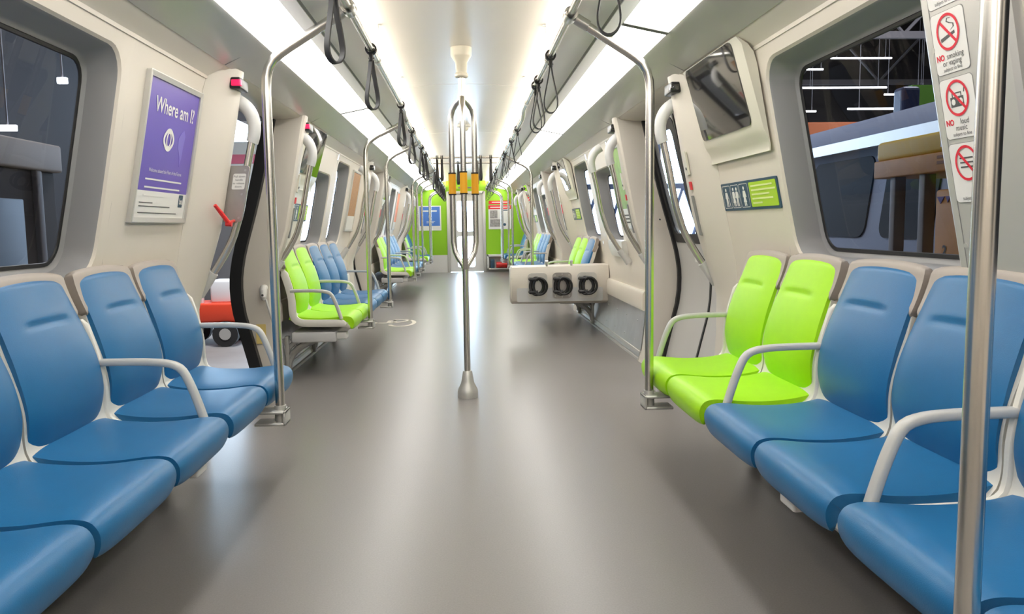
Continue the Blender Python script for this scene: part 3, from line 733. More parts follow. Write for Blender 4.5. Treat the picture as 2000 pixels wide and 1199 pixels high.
mb.loft([[f(u, v, .0125) for u, v in eye], [f(u, v, .0125) for u, v in inn]], cap=False)
p1 = [(cu + .017 * math.cos(2 * math.pi * k / 20), cv + .027 * math.sin(2 * math.pi * k / 20)) for k in range(20)]
p2 = [(cu + .028 * math.cos(2 * math.pi * k / 20), cv + .036 * math.sin(2 * math.pi * k / 20)) for k in range(20)]
mb.loft([[f(u, v, .0126) for u, v in p2], [f(u, v, .0126) for u, v in p1]], cap=False)
obj('eye_symbol', mb, M['paper'], r, 0)
mb = MB(); mb.prism([(.12, .10), (.15, .115), (.17, .09), (.16, .04), (.155, -.01), (.14, -.05), (.13, -.01), (.10, .03), (.09, .07)], f, .011, .0122); obj('pale_figure', mb, M['purple2'], r, 0)
mb = MB(); put_text(mb, f, 'Welcome aboard the Fleet of the Future.', 0, -.085, .0225, .0125)
for k, (a, b) in enumerate(((-.21, .20), (-.21, .19), (-.21, .02))): mb.prism([(a, -.127 - k * .034), (b, -.127 - k * .034), (b, -.120 - k * .034), (a, -.120 - k * .034)], f, .0115, .0122)
obj('small_print', mb, M['paper'], r, 0)
mb = MB()
for a, b, v in ((-.24, -.10, -.225), (-.24, .10, -.24), (-.24, .19, -.268)): mb.prism([(a, v), (b, v), (b, v + .004), (a, v + .004)], f, .0115, .0122)
obj('footer_lines', mb, M['ink'], r, 0)
mb = MB(); mb.prism(rr(.200, .250, -.235, -.178, .004), f, .0115, .0122); lg = obj('logo', mb, M['navy'], r, 0)
mb = MB(); put_text(mb, f, 'ba', .225, -.208, .04, .013, bold=.001); obj('logo_letters', mb, M['paper'], lg, 0)
# further wall posters
r, f, w2, h2, sheet = poster('framed_poster', -1, 9.28, 1.40, .62, .70, 'brown toned framed poster on left wall before second left doorway', 'b')
sheet('print', -h2 + .16, h2, M['brown']); sheet('white_foot', -h2, -h2 + .16, M['paper'])
r, f, w2, h2, sheet = poster('framed_poster', 1, 6.58, 1.40, .50, .70, 'green framed poster with white foot on right wall past first doorway', 'c')
sheet('print', -h2 + .15, h2, mat('poster_leaf_green', (.25, .42, .10), .45, noise=(14, .5))); sheet('white_foot', -h2, -h2 + .15, M['paper'])
mb = MB()
for k in range(3): mb.prism([(-.18, -.24 - .03 * k), (.12, -.24 - .03 * k), (.12, -.228 - .03 * k), (-.18, -.228 - .03 * k)], f, .0115, .0122)
obj('footer_lines', mb, M['ink'], r, 0)
r, f, w2, h2, sheet = poster('framed_poster', -1, 14.92, 1.40, .60, .70, 'orange framed poster on left wall before the third left doorway', 'd')
sheet('print', -h2 + .12, h2, M['orange']); sheet('white_foot', -h2, -h2 + .12, M['paper'])
r, f, w2, h2, sheet = poster('framed_poster', 1, 12.3, 1.40, .5, .70, 'pale pink framed poster on right wall past the second doorway', 'e')
sheet('print', -h2 + .35, h2, M['paper']); sheet('lower_print', -h2, -h2 + .35, M['orange'])
# end wall posters
def endposter(label, x0, x1, z0, z1):
    r = thing('end_wall_poster', label, 'poster', (0, 0, 0)); e = lambda u, v, ww: (u, YF - ww, v)
    mb = MB(); mb.prism(rr(x0, x1, z0, z1, .01), e, 0, .012); obj('sheet', mb, M['paper'], r, 0); return r, e
r, e = endposter('blue poster with white border on the green end wall left of door', -1.14, -.60, 1.01, 1.60)
mb = MB(); mb.prism([(-1.11, 1.12), (-.63, 1.12), (-.63, 1.575), (-1.11, 1.575)], e, .012, .014); obj('print', mb, M['posterblue'], r, 0)
for a, b, v, h in ((-1.03, -.90, 1.46, .03), (-.86, -.70, 1.46, .03), (-.90, -.86, 1.31, .06), (-.95, -.75, 1.22, .012), (-.95, -.78, 1.19, .012), (-.70, -.66, 1.05, .03)):
    mb = MB(); mb.prism([(a, v), (b, v), (b, v + h), (a, v + h)], e, .014, .016); obj('printed_line', mb, M['paper'], r, 0)
r, e = endposter('red headed white map poster on the green end wall right of door', .535, 1.075, 1.02, 1.60)
mb = MB(); mb.prism([(.535, 1.50), (1.075, 1.50), (1.075, 1.595), (.535, 1.595)], e, .012, .015); mb.prism([(.545, 1.625), (1.06, 1.625), (1.06, 1.70), (.545, 1.70)], e, 0, .015); obj('red_band', mb, M['red'], r, 0)
for a, b, v, h in ((.58, .98, 1.535, .02), (1.02, 1.05, 1.52, .05), (.62, 1.0, 1.655, .02)):
    mb = MB(); mb.prism([(a, v), (b, v), (b, v + h), (a, v + h)], e, .015, .017); obj('printed_line', mb, M['paper'], r, 0)
mb = MB(); mb.prism([(.57, 1.28), (.75, 1.28), (.75, 1.47), (.57, 1.47)], e, .012, .014); mb.prism([(.57, 1.08), (.82, 1.08), (.82, 1.26), (.57, 1.26)], e, .012, .014); obj('map_block', mb, mat('map_grey', (.34, .32, .31), .5, noise=(22, .9)), r, 0)
mb = MB(); mb.prism([(.88, 1.46), (1.0, 1.46), (1.0, 1.485), (.88, 1.485)], e, .012, .014); obj('dark_line', mb, M['navy'], r, 0)
mb = MB(); mb.prism([(.92 + .035 * math.cos(q), 1.13 + .035 * math.sin(q)) for q in [k * math.pi / 6 for k in range(12)]], e, .012, .014); obj('dark_disc', mb, M['navy'], r, 0)
r = thing('equipment_niche', 'white framed niche with red and blue canisters low on right end wall', 'cabinet', (.78, YF - .12, 0))
mb = MB(); mb.box(-.30, .30, -.06, .11, .06, .09, .004); mb.box(-.30, .30, -.06, .11, .37, .42, .004); mb.box(-.30, -.26, -.06, .11, .06, .42, .004); mb.box(.26, .30, -.06, .11, .06, .42, .004); obj('frame', mb, M['white'], r)
mb = MB(); mb.box(-.22, -.12, -.05, .05, .09, .30, .01); obj('blue_canister', mb, M['navy'], r)
mb = MB(); mb.tube([(-.08, 0, .17), (.18, 0, .17)], .07, 16); obj('red_canister', mb, M['red'], r)
# green soffit display above the end door
r = thing('door_sign', 'small dark display plate on the green panel above the end door', 'sign', (0, YF, 2.02))
mb = MB(); mb.box(-.28, .28, -.02, 0, -.035, .03, .005); obj('plate', mb, M['greensign'], r)
for x in (-.12, .1):
    mb = MB(); mb.box(x - .06, x + .06, -.026, -.018, -.02, .02, .003); obj('display', mb, M['trimgrey'], r)

# ------------------------------------------------------------------ display pods and seat signs
covex = lerp_tab([(1.80, 1.3), (1.811, 1.212), (1.826, 1.208), (1.843, 1.19), (1.866, 1.15), (1.885, 1.128)])
for s in (-1, 1):
    for k, (a, b) in enumerate(PODS[s]):
        where = {(-1, 0): 'left wall just past the open doorway', (-1, 1): 'left wall past the second left doorway', (1, 0): 'right wall before the first right doorway', (1, 1): 'right wall before the second right doorway', (1, 2): 'right wall before the third right doorway'}[(s, k)]
        r = thing('display_screen', 'black angled display screen in cream pod, ' + where, 'screen', (0, 0, 0), 0, 'display pods')
        px = lerp_tab([(1.41, 1.283), (1.425, 1.277), (1.445, 1.268), (1.47, 1.248), (1.495, 1.236), (1.515, 1.230), (1.90, 1.118)])
        rings = []
        for z in (1.40, 1.412, 1.425, 1.445, 1.47, 1.495, 1.515, 1.65, 1.76, 1.81, 1.84, 1.868):
            t = px(z); k0 = min(skin(z) - .012, covex(z) - .012); e_ = .05 if z < 1.44 else .012
            if z < 1.405: t = skin(z) - .022
            rings.append([(s * k0, a - .06, z), (s * min(t + .02, k0 - .005), a - .06, z), (s * t, a - .02, z), (s * t, b + .02, z), (s * min(t + .02, k0 - .005), b + .06, z), (s * k0, b + .06, z)])
        mb = MB(); mb.loft(rings); obj('pod', mb, M['pod'], r, 40)
        P_ = lambda u, v, ww: (s * (px(v) - ww), u, v)
        mb = MB(); mb.prism(rr(a, b, 1.515, 1.862, .03, 5), P_, -.002, .006); obj('screen', mb, M['screen'], r, 30)
def seat_sign(s, yc, zc, label):
    r = thing('priority_seat_sign', label, 'sign', (0, 0, 0), 0, 'priority seat signs'); f = wmap(s, yc, zc)
    mb = MB(); mb.prism(rr(-.37, .37, -.07, .07, .008), f, -.004, .006); obj('plate', mb, M['navy'], r, 0)
    mb = MB(); mb.prism(rr(.03, .355, -.058, .058, .008), f, .006, .0075); g = obj('green_field', mb, M['greensign'], r, 0)
    mb = MB()
    for k, b in enumerate((.29, .32, .24, .28, .13)): mb.prism([(.055, .036 - k * .02), (.055 + b * .9, .036 - k * .02), (.055 + b * .9, .044 - k * .02), (.055, .044 - k * .02)], f, .0075, .0085)
    obj('small_print', mb, mat('pale_lime', (.72, .82, .35), .5), g, 0)
    for k in range(3):
        u0 = -.355 + k * .125
        o = rr(u0, u0 + .115, -.058, .058, .010, 4); i_ = rr(u0 + .003, u0 + .112, -.055, .055, .008, 4)
        mb = MB(); mb.loft([[f(u, v, .007) for u, v in o], [f(u, v, .007) for u, v in i_]], cap=False)
        def man(c, skirt=False, belly=False, sc=1.0, stick=False):
            mb.prism([(c + .0085 * math.cos(q), .036 + .0085 * math.sin(q)) for q in [j * math.pi / 6 for j in range(12)]], f, .006, .0075)
            bw = .011
            mb.prism([(c - bw, .024), (c + bw, .024), (c + (bw + .010 if belly else bw), .002), (c + bw, -.012), (c - bw, -.012)], f, .006, .0075)
            if skirt: mb.prism([(c - .011, -.010), (c + .011, -.010), (c + .020, -.032), (c - .020, -.032)], f, .006, .0075)
            mb.prism([(c - .010, -.010), (c - .001, -.010), (c - .006, -.050), (c - .014, -.050)], f, .006, .0075); mb.prism([(c + .001, -.010), (c + .010, -.010), (c + .014, -.050), (c + .006, -.050)], f, .006, .0075)
            mb.prism([(c + bw, .022), (c + bw + .004, .020), (c + bw + .014, -.008), (c + bw + .009, -.009)], f, .006, .0075); mb.prism([(c - bw, .022), (c - bw - .004, .020), (c - bw - .010, -.008), (c - bw - .006, -.009)], f, .006, .0075)
            if stick: mb.prism([(c + .026, -.006), (c + .028, -.006), (c + .036, -.05), (c + .033, -.05)], f, .006, .0075)
        c = u0 + .0575
        if k == 0: man(c - .006, stick=True)
        elif k == 1: man(c - .024, skirt=True); man(c + .022)
        else: man(c, skirt=True, belly=True)
        obj('pictogram', mb, M['paper'], r, 0)
seat_sign(1, 3.72, 1.228, 'navy and lime priority seat sign above the near lime seats')
seat_sign(-1, 6.42, 1.228, 'navy and lime priority seat sign on left wall past open doorway')
seat_sign(1, 9.66, 1.228, 'navy and lime priority seat sign above the middle right lime seats')
seat_sign(-1, 12.0, 1.228, 'navy and lime priority seat sign on left wall past second doorway')
seat_sign(1, 15.4, 1.228, 'small priority seat sign far along the right wall')

# ------------------------------------------------------------------ prohibition stickers on the right window pillar
mb = MB(); f = wmap(1, 1.965, 1.35)
zz = [-.48, -.3, -.1, .1, .3, .42]
mb.loft([[f(-.175, v, -.01), f(-.17, v, .022), f(-.155, v, .03), f(.155, v, .03), f(.17, v, .022), f(.175, v, -.01)] for v in zz])
for u, v in ((-.13, .20), (.13, .26), (-.12, -.33), (.14, -.30)): mb.prism([(u + .008 * math.cos(q), v + .008 * math.sin(q)) for q in [k * math.pi / 6 for k in range(12)]], f, .03, .032)
struct('trim_pillar', mb, M['alu'], smooth=25)
mb = MB(); mb.loft([[f(-.128, v, .0302), f(-.128, v, .0312), f(-.1255, v, .0312), f(-.1255, v, .0302)] for v in zz]); struct('trim_pillar_groove', mb, M['trimgrey'], smooth=0)
def nosign(vc, what, lines, label, upper=True):
    # reads left-to-right when facing the wall: u to the right
    r = thing('prohibition_sticker', label, 'sticker', (0, 0, 0), 0, 'prohibition stickers on the pillar'); g = wmap(1, 2.022, 1.35, off=.03)
    mb = MB(); mb.prism(rr(-.068, .068, vc - .078, vc + .078, .012), g, 0, .0015); mb.prism(rr(-.0695, .0695, vc - .0795, vc + .0795, .012), g, 0, .0008, mi=1); obj('sheet', mb, [M['paper'], M['trimgrey']], r, 0)
    c = vc + .025; R1, R2 = .047, .040
    mb = MB(); C1 = [(R1 * math.cos(2 * math.pi * k / 32), c + R1 * math.sin(2 * math.pi * k / 32)) for k in range(32)]; C2 = [(R2 * math.cos(2 * math.pi * k / 32), c + R2 * math.sin(2 * math.pi * k / 32)) for k in range(32)]
    mb.loft([[g(u, v, .0032) for u, v in C1], [g(u, v, .0032) for u, v in C2]], cap=False)
    d = .7071; mb.prism([(-R2 * d - .002, c + R2 * d - .003), (-R2 * d + .003, c + R2 * d + .002), (R2 * d + .002, c - R2 * d + .003), (R2 * d - .003, c - R2 * d - .002)], g, .0022, .003); obj('red_ring', mb, M['inkred'], r, 0)
    mb = MB()
    if what == 'smoke':
        mb.prism([(-.032, c - .022), (.026, c - .008), (.025, c - .001), (-.033, c - .013)], g, .0015, .0022)
        P = [(.010, c + .003), (.022, c + .008), (.022, c + .016), (.008, c + .020), (-.004, c + .026), (0, c + .034), (.012, c + .032)]
        for (a, b), (e_, h_) in zip(P, P[1:]): mb.prism([(a, b), (e_, h_), (e_ + .004, h_ + .001), (a + .004, b + .001)], g, .0015, .0022)
    elif what == 'music':
        mb.prism([(-.030, c - .022), (.024, c - .022), (.024, c + .004), (-.030, c + .004)], g, .0015, .002); mb.prism([(-.006, c - .018), (.002, c - .018), (.004, c - .004), (-.008, c - .004)], g, .0015, .0024)
        for u in (-.018, .013): mb.prism([(u + .008 * math.cos(q), c - .009 + .008 * math.sin(q)) for q in [k * math.pi / 6 for k in range(12)]], g, .002, .0024, mi=1)
        for u in (-.022, .014): mb.prism([(u, c + .004), (u + .003, c + .004), (u + .003, c + .014), (u, c + .014)], g, .0015, .002)
        mb.prism([(-.022, c + .012), (.017, c + .012), (.017, c + .015), (-.022, c + .015)], g, .0015, .002)
        mb.prism([(.026, c + .012), (.030, c + .012), (.034, c + .028), (.031, c + .028)], g, .0015, .002)
    else:
        for q in (-.012, .0, .012): mb.prism([(-.028, c + q), (.026, c + q), (.026, c + q + .004), (-.028, c + q + .004)], g, .0015, .002)
    obj('pictogram', mb, [M['ink'], M['paper']], r, 0)
    mb = MB(); mr = MB()
    if lines[0]:
        put_text(mr, g, 'NO', -.045, vc - .036, .021, .0022, bold=.0008); put_text(mb, g, lines[0], .016, vc - .036, .021, .0022)
        put_text(mb, g, lines[1], 0, vc - .052, .021, .0022)
        obj('red_word', mr, M['inkred'], r, 0)
    put_text(mb, g, 'subject to fine', 0, vc - .068, .0135, .0022); obj('lettering', mb, M['ink'], r, 0)
nosign(.378, 'bars', (None,), 'prohibition sticker at the very top of the right window pillar')
nosign(.208, 'smoke', ('smoking', 'or vaping'), 'white no smoking or vaping sticker on right window pillar')
nosign(.038, 'music', ('loud', 'music'), 'white no loud music sticker below the no smoking sticker')
nosign(-.132, 'bars', (None,), 'lowest prohibition sticker, half hidden behind the near right pole')

# ------------------------------------------------------------------ strap rack (cream box hung across the wheelchair bay)
r = thing('bike_rack', 'cream box rack with three black strap handles jutting from right wall', 'rack', (0, 7.92, 0))
mb = MB(); rings = []
for x, ytop, zl, zh in ((.43, .22, .33, .665), (.445, .24, .31, .69), (1.30, .24, .30, .70), (1.425, .24, .30, .70)):
    rings.append([(x, .02, zl + .02), (x, 0, zl + .045), (x, -.004, zh - .09), (x, .03, zh - .01), (x, .07, zh), (x, ytop, zh), (x, ytop, zl + .02), (x, .10, zl)])
mb.loft(rings); obj('housing', mb, M['box'], r, 40)
bx = lambda u, v, ww: (u, 0.0 - ww, v)
mb = MB(); mb.prism(rr(.49, 1.36, .335, .475, .02), bx, -.02, .0055); obj('lower_panel', mb, M['boxlow'], r, 30)
mb = MB()
for x in (.80, 1.05): mb.cyl((x, .05, .69), (x, .05, .735), .012, 12); mb.cyl((x - .015, .05, .735), (x + .015, .05, .735), .012, 10)
obj('knobs', mb, M['chrome'], r)
for k, x in enumerate((.70, .948, 1.20)):
    mb = MB(); mb.prism(rr(x - .098, x + .098, .365, .625, .04), bx, -.01, .010); pl = obj('strap_plate', mb, M['plate'] if k == 1 else M['alu'], r, 30)
    mb = MB()
    for u, v in ((-.07, .60), (0, .61), (.07, .60), (-.08, .5), (.08, .5), (-.07, .39), (.07, .39), (0, .38)): mb.cyl((x + u, -.009, v), (x + u, -.014, v), .006, 8)
    obj('bolt', mb, M['chrome'], pl)
    mb = MB(); P = [Vector((x - .02 + .075 * math.cos(a) * (1 if math.cos(a) > 0 else .7), -.055 - .02 * math.cos(a), .495 + .082 * math.sin(a))) for a in [2 * math.pi * q / 28 for q in range(28)]]
    mb.tube(P, .017, 8, closed=True); P = [p + Vector((.03, -.022, 0)) for p in P]; mb.tube(P, .013, 8, closed=True)
    for v in (.435, .565): mb.tube([(x - .075, -.006, v), (x - .075, -.05, v), (x + .0, -.06, v)], .019, 10)
    obj('strap_handle', mb, M['black'], pl)

# ------------------------------------------------------------------ wheelchair symbol on the floor
mb = MB(); fl = lambda u, v, ww: (-1.02 + u * .42, 9.2 + v * .75, ww)
def seg(mb, a, b, t):
    a, b = Vector((a[0] * .42, a[1] * .75)), Vector((b[0] * .42, b[1] * .75)); d = (b - a).normalized(); n_ = Vector((-d.y, d.x)) * t
    mb.prism([((p.x) / .42, p.y / .75) for p in (a - n_, b - n_, b + n_, a + n_)], fl, .0, .0015)
ringo = [(.60 + .34 * math.cos(a), -.05 + .42 * math.sin(a)) for a in [math.radians(-150 + 300 * k / 24) for k in range(25)]]
for a, b in zip(ringo, ringo[1:]): seg(mb, a, b, .022)
for a, b in (((-.05, 0), (.35, 0)), ((.35, 0), (.42, .42)), ((.22, .0), (.24, .30)), ((.35, .0), (.62, .12)), ((.62, .12), (.80, .35))): seg(mb, a, b, .024)
mb.prism([(-.16 + .09 * math.cos(a), .02 + .06 * math.sin(a)) for a in [math.radians(30 * k) for k in range(12)]], fl, 0, .0015)
tag(obj('wheelchair_symbol', mb, M['decal'], None, 0), 'cream wheelchair symbol painted on the grey floor by left poles', 'floor marking')

# ------------------------------------------------------------------ small wall fittings
def plate_thing(name, label, cat, s, yc, zc, wd, ht, m_, prof=postx, th=.006, off=0.0, extra=None, group=None):
    r = thing(name, label, cat, (0, 0, 0), 0, group); f = wmap(s, yc, zc, off, prof)
    mb = MB(); mb.prism(rr(-wd / 2, wd / 2, -ht / 2, ht / 2, min(wd, ht) * .12), f, -.004, th); obj('plate', mb, m_, r, 0)
    if extra: extra(r, f, th)
    return r
def keyhole(r, f, th):
    mb = MB(); mb.prism([(.004 * 2 * math.cos(q), -.03 + .008 * math.sin(q)) for q in [k * math.pi / 6 for k in range(12)]], f, th, th + .003); obj('keyhole', mb, M['ink'], r, 0)
for s in (-1, 1):
    for di, (a, b) in enumerate(DOORS[s]):
        for y, ws in ((a - .09, 'near'), (b + .09, 'far')):
            if s == -1 and di == 0 and ws == 'near': continue
            w_ = '%s post of the %s doorway on the %s' % (ws, ORD[di], SIDE[s])
            plate_thing('key_plate', 'small cream key plate on the ' + w_, 'plate', s, y - (.02 if ws == 'near' else -.02), 1.42, .045, .13, M['pod'], extra=keyhole, group='key plates on the door posts')
            plate_thing('red_sticker', 'small red sticker on the ' + w_, 'sticker', s, y - (.02 if ws == 'near' else -.02), 1.30, .035, .045 if di == 0 else .12, M['red'], th=.002, group='red stickers on the door posts')
            plate_thing('grey_plate', 'narrow dark grey plate on the ' + w_, 'plate', s, y - (.02 if ws == 'near' else -.02), 1.14, .035, .22, M['trimgrey'], th=.003, group='grey plates on the door posts')
# reveal hatches: on the camera-facing side of the far posts
for s in (-1, 1):
    for di, (a, b) in enumerate(DOORS[s]):
        if s == -1 and di == 0: continue
        hm = lambda u, v, ww: (s * (postx(1.24 + v) + .20 + u), b - ww - .0005, 1.24 + v)
        r = thing('access_hatch', 'cream access hatch with keyhole in far jamb of the %s doorway on the %s' % (ORD[di], SIDE[s]), 'hatch', (0, 0, 0), 0, 'jamb hatches')
        mb = MB(); mb.prism([(-.045, .17), (-.045, -.15), (-.02, -.175), (.03, -.165), (.05, -.13), (.05, .18)], hm, .001, .005); obj('cover', mb, M['wall'], r, 0)
        mb = MB(); mb.prism([(.007 * math.cos(q), -.11 + .007 * math.sin(q)) for q in [k * math.pi / 6 for k in range(12)]], hm, .005, .007); obj('keyhole', mb, M['ink'], r, 0)
r = thing('door_chime_knob', 'small white rounded knob with black hole on far jamb of open doorway', 'knob', (-1.43, 5.68, .66))
mb = MB(); mb.tube([(0, .0, .03), (0, -.03, .03), (0, -.045, .01), (0, -.05, -.03), (0, -.04, -.05)], [.022, .026, .027, .024, .014], 14); obj('body', mb, M['white'], r)
mb = MB(); mb.cyl((.0, -.070, -.018), (.0, -.078, -.018), .008, 10); obj('hole', mb, M['ink'], r)
mb = MB(); mb.tube([(.01, -.03, -.05), (.03, -.03, -.13), (.045, -.02, -.20), (.055, .0, -.26)], .008, 8); obj('cable', mb, M['elbow'], r)
hm = lambda u, v, ww: (-1.47 + u, 5.68 - ww, .36 + v)
mb = MB(); mb.prism(rr(-.035, .035, -.07, .07, .005), hm, 0, .002); tag(obj('yellow_sticker', mb, mat('pale_yellow', (.80, .62, .22), .5)), 'small yellow sticker low on the far jamb of open doorway', 'sticker')
# sticker on the closed right door
dm = lambda u, v, ww: (doorx(.88 + v) - .01 - ww, 5.42 - u, .88 + v)
r = thing('door_sticker', 'small white and red sticker on the closed right door below its window', 'sticker', (0, 0, 0))
mb = MB(); mb.prism(rr(-.045, .045, -.05, .05, .008), dm, 0, .0015); obj('sheet', mb, M['paper'], r, 0)
mb = MB(); C1 = [(-.01 + .030 * math.cos(2 * math.pi * k / 24), .03 * math.sin(2 * math.pi * k / 24)) for k in range(24)]; C2 = [(-.01 + (u + .01) * .78, v * .78) for u, v in C1]
mb.loft([[dm(u, v, .002) for u, v in C1], [dm(u, v, .002) for u, v in C2]], cap=False); obj('red_ring', mb, M['inkred'], r, 0)
# window ledge box on the right wall past the first door
r = thing('wall_ledge', 'pale grey ledge box below right wall window in the wheelchair bay', 'ledge', (0, 0, 0)); f = wmap(1, 7.25, .90)
mb = MB(); mb.loft([[f(-.33 + q * .66, v, w_) for v, w_ in ((-.10, -.01), (-.10, .03), (-.02, .05), (.05, .045), (.06, -.01))] for q in (0, 1)]); obj('shell', mb, M['white'], r, 30)

# ================================================================== OUTSIDE
G0 = -1.1
mb = MB(); mb.box(-16, 20, -8, 40, G0 - .1, G0); struct('ground', mb, M['concrete'], smooth=0)
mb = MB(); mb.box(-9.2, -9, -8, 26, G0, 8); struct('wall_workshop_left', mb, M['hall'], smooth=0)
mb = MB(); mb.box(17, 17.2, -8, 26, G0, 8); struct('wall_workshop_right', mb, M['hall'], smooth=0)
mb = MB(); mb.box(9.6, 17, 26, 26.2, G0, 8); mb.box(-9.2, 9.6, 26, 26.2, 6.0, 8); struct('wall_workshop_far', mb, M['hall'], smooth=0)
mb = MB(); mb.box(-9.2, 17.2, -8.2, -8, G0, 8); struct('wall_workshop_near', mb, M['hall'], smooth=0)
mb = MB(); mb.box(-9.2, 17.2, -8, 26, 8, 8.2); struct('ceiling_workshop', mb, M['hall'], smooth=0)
# roof trusses
for k, y in enumerate((6, 12, 18, 24)):
    mb = MB()
    for x0, x1 in ((2.2, 17), (-9, -2.2)):
        mb.box(x0, x1, y - .06, y + .06, 5.2, 5.35); mb.box(x0, x1, y - .06, y + .06, 6.6, 6.75)
        x = x0; up = False
        while x < x1 - .2:
            z0, z1 = (5.3, 6.65) if not up else (6.65, 5.3); mb.cyl((x, y, z0), (min(x + 1.3, x1), y, z1), .04, 6); x += 1.3; up = not up
    tag(obj('roof_truss', mb, M['hallsteel'], None, 0), 'dark steel roof truss of the workshop outside, %s from the camera' % ORD[k], 'truss', 'workshop roof trusses')
# blue truss gate seen through the closed right door and far windows
for k, (x0, x1) in enumerate(((3.3, 5.6), (5.9, 8.4))):
    mb = MB(); y = 24.5
    for x in (x0, x1): mb.box(x - .10, x + .10, y - .1, y + .1, G0, 6)
    for z in (-.2, 2.25, 4.6): mb.box(x0, x1, y - .07, y + .07, z - .08, z + .08)
    n_ = 3
    for q in range(n_):
        a_, b_x = x0 + (x1 - x0) * q / n_, x0 + (x1 - x0) * (q + 1) / n_
        mb.cyl((a_, y, -.2), (b_x, y, 2.25), .05, 6); mb.cyl((b_x, y, -.2), (a_, y, 2.25), .04, 6)
    tag(obj('gate_truss', mb, M['bluesteel'], None, 0), 'blue braced steel gate frame in daylight, %s' % ('seen through the far right windows' if k == 0 else 'seen through the closed right door'), 'gate', 'steel gate frames')
tubes = [(9.6, 20, 4.45, 2.2), (12.2, 20, 4.5, 1.2), (8.9, 20, 4.95, .5), (10.2, 20, 5.25, 1.6), (11.4, 20, 4.35, 1.0), (8.6, 20, 3.95, 1.1), (9.9, 17, 3.6, 2.6), (10.0, 14, 2.9, 1.8), (12.6, 20, 3.7, 1.1)]
TN = ['long one in second row', 'right end of second row', 'shortest, high up at left', 'in the top row', 'second row, middle', 'left end of low row', 'nearest long one above orange gantry', 'lowest one above parked train', 'low row, right end']
for k, (x, y, z, L) in enumerate(tubes):
    t_ = thing('tube_light', 'white tube light outside the near right window, ' + TN[k], 'light', (x, y + .12 * k, z), 0, 'workshop tube lights')
    mb = MB(); mb.cyl((-L / 2, 0, 0), (L / 2, 0, 0), .022, 8); obj('tube', mb, M['tube'], t_, 0)
    for q in (-.4, .4):
        mb = MB(); mb.cyl((q * L, 0, .02), (q * L, 0, 8 - z), .008, 6); obj('suspension_rod', mb, M['hallsteel'], t_, 0)
# parked train beside
r = thing('parked_train', 'pale grey parked train car with dark windows outside near right window', 'train', (4.3, 9.6, G0))
mb = MB(); mb.loft([[(x, y, z) for x, z in ((0, .5), (-.05, 1.2), (0, 2.0), (.14, 3.0), (.22, 3.12), (.9, 3.5), (1.6, 3.6), (2.6, 3.5), (3.0, 3.1), (3.1, .5))] for y in (-2.6, 4.4)]); obj('body', mb, M['traingrey'], r, 30)
for k, (a, b) in enumerate(((-2.45, -1.5), (-1.2, .3), (.8, 2.3), (2.8, 4.0))):
    fm2 = lambda u, v, ww: (.0 + max(0, (v - 2.0)) * .14 - ww, u, v)
    mb = MB(); mb.prism(rr(a, b, 2.02, 2.90, .14, 5), fm2, -.01, .02); obj('window', mb, M['traindark'], r, 30)
mb = MB(); mb.box(.0, .12, -2.6, 4.4, 2.98, 3.1); obj('roof_edge', mb, M['alu'], r)
# yellow machine
r = thing('yellow_machine', 'yellow and ochre workshop machine with number 2 outside near right window', 'machine', (3.0, 5.0, G0))
mb = MB(); mb.box(0, 1.1, -.75, .72, 2.62, 2.76, .03); obj('cab_top', mb, M['mustard'], r)
mb = MB(); mb.box(-.01, 1.1, -.76, .73, 2.50, 2.625, .01); obj('cab_band', mb, M['ochre'], r)
for x, y in ((.05, .50), (.05, .14), (.95, .62), (.95, -.62)):
    mb = MB(); mb.box(x - .04, x + .04, y - .035, y + .035, 0, 2.51, .008); obj('column', mb, M['hallsteel'], r)
mb = MB(); mb.box(.01, .5, -.75, -.02, .8, 2.39, .02); lp = obj('lower_panel', mb, M['ochre'], r)
mm = lambda u, v, ww: (.01 - ww, -u, v)
mb = MB(); put_text(mb, mm, '2', .145, 2.003, .085, .004, bold=.003); obj('number', mb, M['ink'], lp, 0)
mb = MB(); mb.prism([(.045, 2.345), (.125, 2.345), (.105, 2.32), (.085, 2.30), (.065, 2.32)], mm, 0, .004); mb.prism([(.135, 2.345), (.185, 2.345), (.16, 2.305)], mm, 0, .004); obj('purple_emblem', mb, M['purplelogo'], lp, 0)
mb = MB(); mb.prism([(.09, 2.655), (.23, 2.655), (.23, 2.72), (.09, 2.72)], mm, 0, .022); obj('pale_label', mb, M['frost'], r, 0)
mb = MB()
for k in range(2): mb.prism([(.06, 2.585 - k * .035), (.22, 2.585 - k * .035), (.22, 2.603 - k * .035), (.06, 2.603 - k * .035)], mm, 0, .024)
obj('brown_lettering', mb, mat('brown_ink', (.22, .08, .02), .6), r, 0)
mb = MB(); mb.box(7.5, 8.9, 13.2, 13.4, G0, 3.35); tag(obj('green_screen_panel', mb, M['greenhall'], None, 0), 'tall green panel standing in workshop beyond the near right window', 'panel')
mb = MB(); mb.box(7.45, 9.5, 18.4, 19.0, 2.6, 3.4, .03); mb.box(7.5, 7.65, 18.6, 18.8, G0, 2.65); mb.box(9.3, 9.45, 18.6, 18.8, G0, 2.65); tag(obj('orange_gantry', mb, M['orangehall'], None, 0), 'orange gantry beam across workshop beyond the near right window', 'beam')
mb = MB(); mb.box(6.9, 7.2, 12.4, 12.7, G0, 3.2, .06); tag(obj('blue_column', mb, mat('dark_navy', (.02, .03, .08), .5), None, 0), 'dark blue column between orange gantry and green panel outside', 'column')
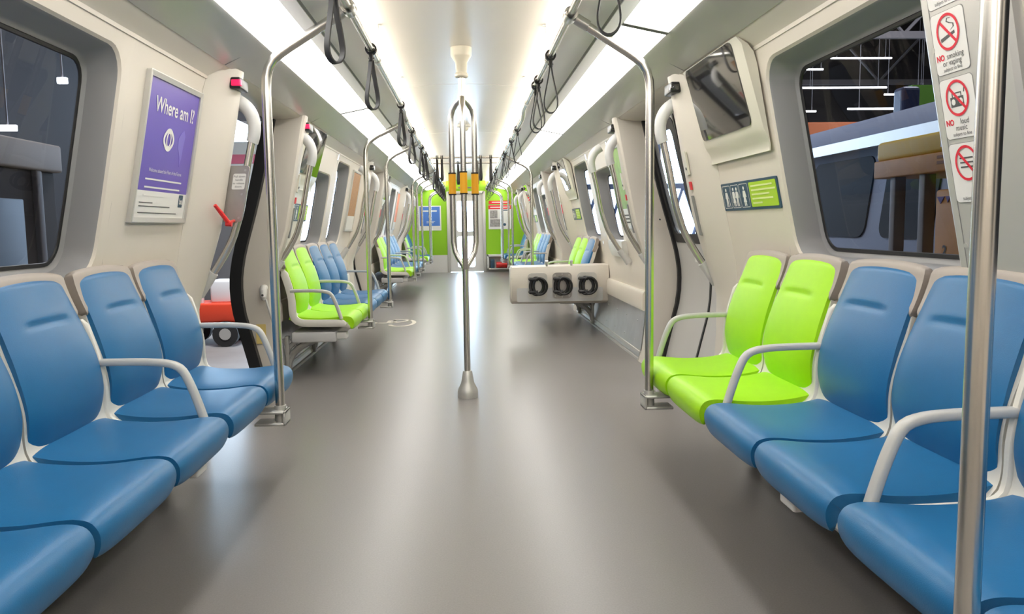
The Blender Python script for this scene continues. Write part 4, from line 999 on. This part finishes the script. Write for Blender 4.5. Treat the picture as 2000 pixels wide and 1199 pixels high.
# left side: things seen through the open doorway
r = thing('red_cart', 'red utility cart with black wheel seen through the open left doorway', 'cart', (-4.7, 15.6, G0))
mb = MB(); mb.box(-.9, .9, -.4, .4, .45, .82, .04); obj('body', mb, M['cartred'], r)
for x in (.12, -.65):
    for y in (-.42, .42):
        mb = MB(); mb.tube([(x, y - .07, .24), (x, y + .07, .24)], .24, 20); wv = obj('wheel', mb, M['tyre'], r)
        mb = MB(); mb.tube([(x, y - .08, .24), (x, y + .08, .24)], .11, 16); obj('hub', mb, M['alu'], wv)
mb = MB(); mb.box(-.42, -.32, -.3, -.2, .8, 2.0, .01); obj('post', mb, M['frost'], r)
mb = MB(); mb.box(-.2, .3, -.25, .25, .8, 1.25, .05); obj('white_drum', mb, M['frost'], r)
r = thing('workshop_locker', 'white workshop locker with pink band beyond the open left doorway', 'cabinet', (-6.6, 22.5, G0))
mb = MB(); mb.box(-1.6, 1.3, 0, .8, 3.0, 4.6, .03); obj('upper_cabinet', mb, M['frost'], r)
mb = MB(); mb.box(-1.62, 1.32, -.02, .4, 4.0, 4.25, .01); obj('pink_band', mb, M['pink'], r)
mb = MB(); mb.box(-1.6, 1.3, 0, .8, 0, 3.0, .02); obj('lower_cabinet', mb, M['hallsteel'], r)
r = thing('blue_bin', 'dark blue bin behind the red cart outside open left doorway', 'bin', (-4.55, 17.4, G0))
mb = MB(); mb.box(-.25, .3, -.3, .3, .2, 2.6, .05); obj('body', mb, mat('bin_blue', (.03, .09, .28), .5), r)
mb = MB(); mb.box(-.27, .32, -.32, .32, 2.55, 2.7, .03); obj('lid', mb, M['frost'], r)
r = thing('workbench', 'dark workbench with pale wooden top outside the near left window', 'workbench', (-3.3, 5.6, G0))
mb = MB(); mb.box(-1.0, 0, -1.4, 1.2, 2.68, 2.90, .02); obj('top_board', mb, M['palewood'], r)
mb = MB(); mb.box(-.95, -.05, -1.35, 1.15, .1, 2.68, .01); obj('cabinet_body', mb, M['hall'], r)
mb = MB(); mb.box(-.06, -.02, .05, .62, .3, 2.45, .01); obj('blue_door', mb, mat('pale_blue_door', (.26, .36, .48), .5), r)
for y in (-.6, .85): mb = MB(); mb.box(-.06, -.01, y - .04, y + .04, .1, 2.68, .01); obj('upright', mb, M['hallsteel'], r)
for k, (x, y, z, L) in enumerate(((-6.7, 14.0, 3.62, .16), (-7.7, 14.1, 2.86, .3))):
    t_ = thing('wall_lamp', 'small bright workshop lamp outside left window, %s' % ('higher one' if k == 0 else 'just above the workbench'), 'light', (x, y, z))
    mb = MB(); mb.box(-L / 2, L / 2, -.03, .03, -.05, .05, .01); obj('lens', mb, M['tube'], t_, 0)
    mb = MB(); mb.box(-.012, .012, -.012, .012, .05, 8 - z); obj('mast', mb, M['hallsteel'], t_, 0)
